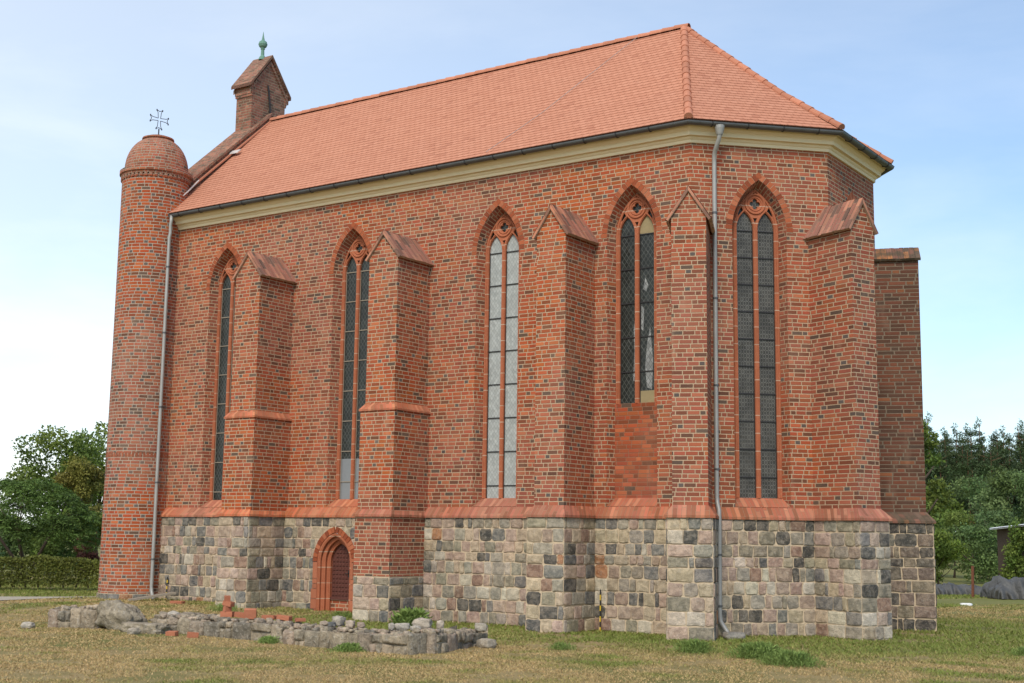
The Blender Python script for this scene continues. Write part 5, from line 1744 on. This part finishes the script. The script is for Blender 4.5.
broad_tree(far(922, 64), 7.6, 3.0, 71, M['leaf'], 'slim leafy tree whose twigs reach past the dark buttress', leaf=0.2, per=260, nb=22, base=0.15)
BB = [(948, 92, 5.0, 4.4, 'leaf', 'dark green bush nearest the dark buttress, under the pines'),
      (985, 98, 6.4, 5.6, 'bush_leaf', 'big rounded blue green bush in front of the pines'),
      (1015, 90, 6.6, 5.2, 'bush_leaf', 'tall dense bush behind the shed roof'),
      (1050, 88, 6.2, 5.0, 'bush_leaf', 'tall bush at the right border behind the shed'),
      (958, 72, 3.4, 3.4, 'ivy_leaf', 'light green bush beside the dark buttress'),
      (942, 60, 2.3, 2.4, 'leaf', 'low dark bush at the foot of the dark buttress'),
      (978, 64, 2.7, 3.4, 'bush_leaf', 'low bush behind the rusty post'),
      (1003, 68, 3.4, 3.0, 'bush_leaf', 'bush just left of the ivy covered shed'),
      (1066, 60, 3.0, 3.6, 'leaf', 'green bush beyond the right end of the shed'),
      (910, 80, 4.4, 4.0, 'leaf', 'green bush hidden mostly behind the chapel end')]
for k, (px, ds, H, W, mt, lab) in enumerate(BB):
    bush(far(px, ds), H, W, 300 + k, M[mt], lab, leaf=0.2 if ds > 75 else 0.14, per=330, nb=18)

# shed
def shed():
    p = far(1062, 52)
    rz = math.atan2(VR.y, VR.x) + 0.12
    root = empty('shed', (p.x, p.y, p.z), rz)
    tag(root, 'open sided shed with pale sheet roof and reddish wall', 'shed')
    mb = MB()
    n = 30
    for k in range(n):
        x0, x1 = -1.45 + 5.2 * k / n, -1.45 + 5.2 * (k + 1) / n
        xm = (x0 + x1) / 2
        z = lambda x, y: 2.62 + 0.05 * (x + 1.4) * 0.6 - 0.05 * y
        for (a, b_, da, db_) in ((x0, xm, 0, 0.035), (xm, x1, 0.035, 0)):
            for (dz_, rev) in ((0.0, False), (-0.05, True)):
                f = [(a, -1.5, z(a, -1.5) + da + dz_), (b_, -1.5, z(b_, -1.5) + db_ + dz_), (b_, 2.6, z(b_, 2.6) + db_ + dz_), (a, 2.6, z(a, 2.6) + da + dz_)]
                mb.face(f[::-1] if rev else f)
            mb.face([(a, -1.5, z(a, -1.5) + da - 0.05), (b_, -1.5, z(b_, -1.5) + db_ - 0.05), (b_, -1.5, z(b_, -1.5) + db_), (a, -1.5, z(a, -1.5) + da)])
    mb.build('roof', M['white_sheet'], root)
    mb = MB()
    mb.box((-1.2, 2.3, 0), (4.8, 0, 0), (0, 0.12, 0), (0, 0, 2.5)); mb.box((-1.2, 0.55, 0), (0.10, 0, 0), (0, 1.75, 0), (0, 0, 2.58))
    mb.build('wall', M['bark'], root)  # dark bark colour paints in the shade inside the open shed
    for x, y in ((-1.2, -0.55), (-0.1, -1.35), (1.5, -1.35), (3.4, -1.35)):
        mb = MB(); mb.box((x, y, 0), (0.12, 0, 0), (0, 0.12, 0), (0, 0, 2.62)); mb.build('post', M['bark'], root)
    mb = MB(); mb.box((-1.3, -1.38, 2.45), (4.9, 0, 0), (0, 0.08, 0), (0, 0, 0.13)); mb.build('eave_beam', M['rust'], root)
    rs = np.random.RandomState(12)
    blobs = [((-1.35 + rs.uniform(-.12, .1), rs.uniform(0.2, 1.2), z), (0.25, 0.42, 0.42), 1.0) for z in np.linspace(0.3, 2.4, 12)]
    P, N, C = clump_points(rs, blobs, 260)
    iv = leaf_mesh('ivy', P, N, 0.12, C, M['ivy_leaf'], None, rgs=2)
    iv.location = root.location; iv.rotation_euler = (0, 0, rz)
    iv.name = 'climbing_plant'
    tag(iv, 'light green climbing plant hanging down the left side of the shed', 'climbing plant')
shed()

def tarp(px, ds, Lx, Ly, H, seed, label):
    p = far(px, ds)
    rz = math.atan2(VR.y, VR.x) + 0.1
    nx, ny = 64, 40
    V = []
    for j in range(ny + 1):
        for i in range(nx + 1):
            x = (i / nx - 0.5) * 2; y = (j / ny - 0.5) * 2
            ex = max(abs(x), abs(y) )
            prof = 1 - max(0, (abs(x) - 0.72) / 0.28) ** 1.6
            prof = min(prof, 1 - max(0, (abs(y) - 0.55) / 0.45) ** 1.4)
            q = Vector((x * Lx * 1.3, y * Ly * 1.6, seed))
            lump = 0.75 + 0.5 * noise.noise(q * 0.9)
            ang = math.atan2(y * Ly, x * Lx)
            fold = 0.10 * math.sin(x * Lx * 9.0 + 2.2 * noise.noise(q * 1.5)) * (1 - prof * 0.7)
            z = max(0.0, prof) ** 0.7 * H * lump + 0.05 * noise.noise(q * 5) + 0.03 * abs(noise.noise(q * 11))
            V.append((x * Lx / 2 + fold * x, y * Ly / 2 - (fold if y < 0 else -fold) * 1.2, max(z, 0.012 * (1 + noise.noise(q * 9)))))
    Fc = [(j * (nx + 1) + i, j * (nx + 1) + i + 1, (j + 1) * (nx + 1) + i + 1, (j + 1) * (nx + 1) + i) for j in range(ny) for i in range(nx)]
    mb = MB(); mb.mesh(V, Fc)
    o = mb.build('tarpaulin_pile', M['tarp'], smooth=True)
    o.location = p; o.rotation_euler = (0, 0, rz)
    tag(o, label, 'covered pile')
tarp(1042, 46.5, 3.6, 1.6, 0.75, 3, 'tall pile under a folded dark grey tarpaulin in front of the shed')
tarp(955, 50, 2.4, 1.3, 0.42, 9, 'low pile under a crumpled dark tarpaulin beside the dark buttress')
p = far(976, 47)
mb = MB(); mb.box((-0.04, -0.04, -0.1), (0.08, 0, 0), (0, 0.08, 0), (0.03, 0, 1.2)); o = mb.build('metal_post', M['rust']); o.location = p
tag(o, 'thin rusty post standing between the two tarpaulin piles', 'post')
p = far(969, 42)
mb = MB(); add_rock(mb, 5, (0, 0, 0.03), (0.34, 0.16, 0.09), 0.3, (0, 0), 0.6, 0.2, (1, 1, 1), 4); o = mb.build('litter', M['white_litter'], smooth=True); o.location = p
tag(o, 'scrap of white litter lying on the grass at the right', 'litter')

# --- weeds and grass
def weed(loc, H, W, seed, label, n=420, mat='weed', wide=0.16):
    rs = np.random.RandomState(seed)
    P = np.stack([rs.normal(size=n) * W * 0.28, rs.normal(size=n) * W * 0.22, np.zeros(n)], 1)
    k = 4
    base = np.repeat(P, k, axis=0)
    hh = H * np.exp(-(P[:, 0] ** 2 + P[:, 1] ** 2) / (W * W * 0.25))
    lev = np.tile(np.arange(k) / k, n)
    lean = np.repeat(rs.normal(size=(n, 2)) * 0.35, k, axis=0)
    hr = np.repeat(hh, k)
    base[:, 2] = lev * hr * 0.8
    base[:, :2] += lean * (lev * hr)[:, None]
    dr = np.concatenate([lean * 1.5 + rs.normal(size=(n * k, 2)) * 0.5, np.full((n * k, 1), 0.9)], 1)
    C = np.repeat(rs.uniform(0.7, 1.35, (n, 1)), k, axis=0) * np.array([[1, 1, 1]])
    root = leaf_mesh('weed_clump', base, np.tile(np.array([0, 0, 1.0]), (n * k, 1)), np.maximum(0.03, hr * 0.42), C, M[mat], None, asp=wide, rgs=seed, droop=dr)
    root.location = (loc[0], loc[1], float(gz(loc[0], loc[1])))
    tag(root, label, 'weeds', 'green weed clumps in the lawn')
weed((1.66, -3.3), 0.26, 0.75, 1, 'small green weed clump in the grass before the corner buttress')
weed((3.05, -3.75), 0.30, 0.95, 2, 'bushy green weed clump in the grass, left one of the pair below the downpipe', 700)
weed((3.95, -4.6), 0.26, 1.05, 3, 'bushy green weed clump in the grass, right one of the pair and nearest the viewer', 700)
weed((-5.75, -1.75), 0.42, 0.8, 4, 'tall leafy weeds between the brick faced buttress and the stone wall', 500, wide=0.4)
weed((-0.25, -4.5), 0.16, 0.6, 5, 'low weed tuft in the lawn right of the ruined wall corner', 260)
weed((-4.9, -6.85), 0.15, 0.4, 6, 'weed tuft at the foot of the long wall below the door', 260, wide=0.3)
weed((-2.75, -7.15), 0.17, 0.55, 7, 'leafy weed at the foot of the long wall near its right end', 320, wide=0.35)
weed((-10.9, -2.2), 0.2, 0.9, 8, 'weeds growing before the door left jamb', 260)
weed((-8.3, -1.0), 0.18, 0.8, 9, 'weeds at the foot of the wall right of the door', 260)
weed((6.4, -0.1), 0.2, 0.7, 12, 'weeds at the foot of the right corner buttress', 260)
0 and weed((4.2, 4.1), 0.4, 0.7, 13, 'taller weeds at the foot of the dark buttress', 260, wide=0.3)

def grass():
    rs = np.random.RandomState(99)
    n = 520000
    b = rs.uniform(-0.47, 0.47, n)
    dist = 15.5 + (rs.uniform(0, 1, n) ** 1.7) * 40
    x = CAM.x + dist * (VD.x * np.cos(b) + VR.x * np.sin(b)); y = CAM.y + dist * (VD.y * np.cos(b) + VR.y * np.sin(b))
    # clear of the building, the path and the ruins
    inb = (x > WX - 1.4) & (x < 0.0) & (y > -0.05) & (y < 7.3)
    inb |= (x >= 0) & (x < 2.3) & (y > np.maximum(0, x) - 0.15) & (y < 7.3 - np.maximum(0, x))
    inb |= np.hypot(x - TC[0], y - TC[1]) < TR + 0.05
    for bt in BUT[:3]:
        inb |= (x > bt.xl - 0.1) & (x < bt.xr + 0.1) & (y > -bt.d - 0.14) & (y < 0)
    pd = (x - PA.x) * (-PD.y) + (y - PA.y) * PD.x
    inb |= np.abs(pd) < 1.75 + 0.12 * np.sin(x)
    inb |= (x > -7.8) & (x < -1.1) & (np.abs(y + 6.5) < 0.3)
    keep = ~inb
    x, y, dist = x[keep], y[keep], dist[keep]
    n = len(x)
    f = np.array([noise.noise(Vector((a * 0.35, c * 0.35, 2.0))) * 0.6 + noise.noise(Vector((a * 1.3, c * 1.3, 7.0))) * 0.5 for a, c in zip(x, y)])
    bare = np.array([noise.noise(Vector((a * 0.9, c * 0.9, 12.0))) + 0.5 * noise.noise(Vector((a * 3.1, c * 3.1, 3.0))) for a, c in zip(x, y)])
    kp = (bare > -0.28) | (rs.uniform(0, 1, n) < 0.18)
    x, y, dist, f, bk = x[kp], y[kp], dist[kp], f[kp], b[keep][kp]
    n = len(x)
    # the strip under the walls stays greener and longer
    dw = np.where(x < -9, -y + 2.5, np.where(x < 0.3, -y - 0.3, np.hypot(x - 1.0, y - 3.5) - 4.0))
    near = 1 / (1 + np.exp((dw - 2.9 + f * 2.2) / 0.55))
    rgt = sstep(40, 55, dist) * (bk > 0) + sstep(2, 6, (x - 2.0)) * sstep(-3, 3, y)
    g = np.clip(0.10 + np.maximum(f + 0.02, 0) * 2.0 + near * 0.80 + rgt * 0.6, 0, 1)
    g = np.clip(g + rs.normal(size=n) * 0.17, 0, 1)[:, None]
    dry = np.array([[0.53, 0.365, 0.18]]); grn = np.array([[0.19, 0.235, 0.050]])
    C = dry * (1 - g) + grn * g
    C *= rs.uniform(0.8, 1.2, (n, 1))
    H = 0.62 * (0.020 + 0.035 * rs.uniform(0, 1, n) ** 2 + 0.035 * near * rs.uniform(0, 1, n) + 0.02 * g[:, 0]) * (1 + (dist - 16) / 60)
    W = (0.0055 + 0.007 * rs.uniform(0, 1, n)) * (1 + (dist - 16) / 20)
    a = rs.uniform(0, 6.283, n)
    lx, ly = rs.normal(size=n) * 0.8, rs.normal(size=n) * 0.8
    z = gz(x, y) - 0.004
    p0 = np.stack([x - np.cos(a) * W, y - np.sin(a) * W, z], 1); p1 = np.stack([x + np.cos(a) * W, y + np.sin(a) * W, z], 1)
    p2 = np.stack([x + lx * H, y + ly * H, z + H], 1)
    V = np.stack([p0, p1, p2], 1).reshape(-1, 3).astype(np.float32)
    me = bpy.data.meshes.new('grass')
    me.vertices.add(3 * n); me.vertices.foreach_set('co', V.ravel())
    me.loops.add(3 * n); me.loops.foreach_set('vertex_index', np.arange(3 * n, dtype=np.int32))
    me.polygons.add(n); me.polygons.foreach_set('loop_start', np.arange(0, 3 * n, 3, dtype=np.int32)); me.polygons.foreach_set('loop_total', np.full(n, 3, dtype=np.int32))
    ca = me.color_attributes.new('Col', 'FLOAT_COLOR', 'CORNER')
    ca.data.foreach_set('color', np.concatenate([np.repeat(C, 3, axis=0), np.ones((3 * n, 1))], 1).astype(np.float32).ravel())
    me.materials.append(M['grass'])
    me.update(calc_edges=True)
    o = bpy.data.objects.new('grass', me); COL.objects.link(o)
    tag(o, 'short dry lawn grass, greener along the walls', 'grass', kind='stuff')
grass()
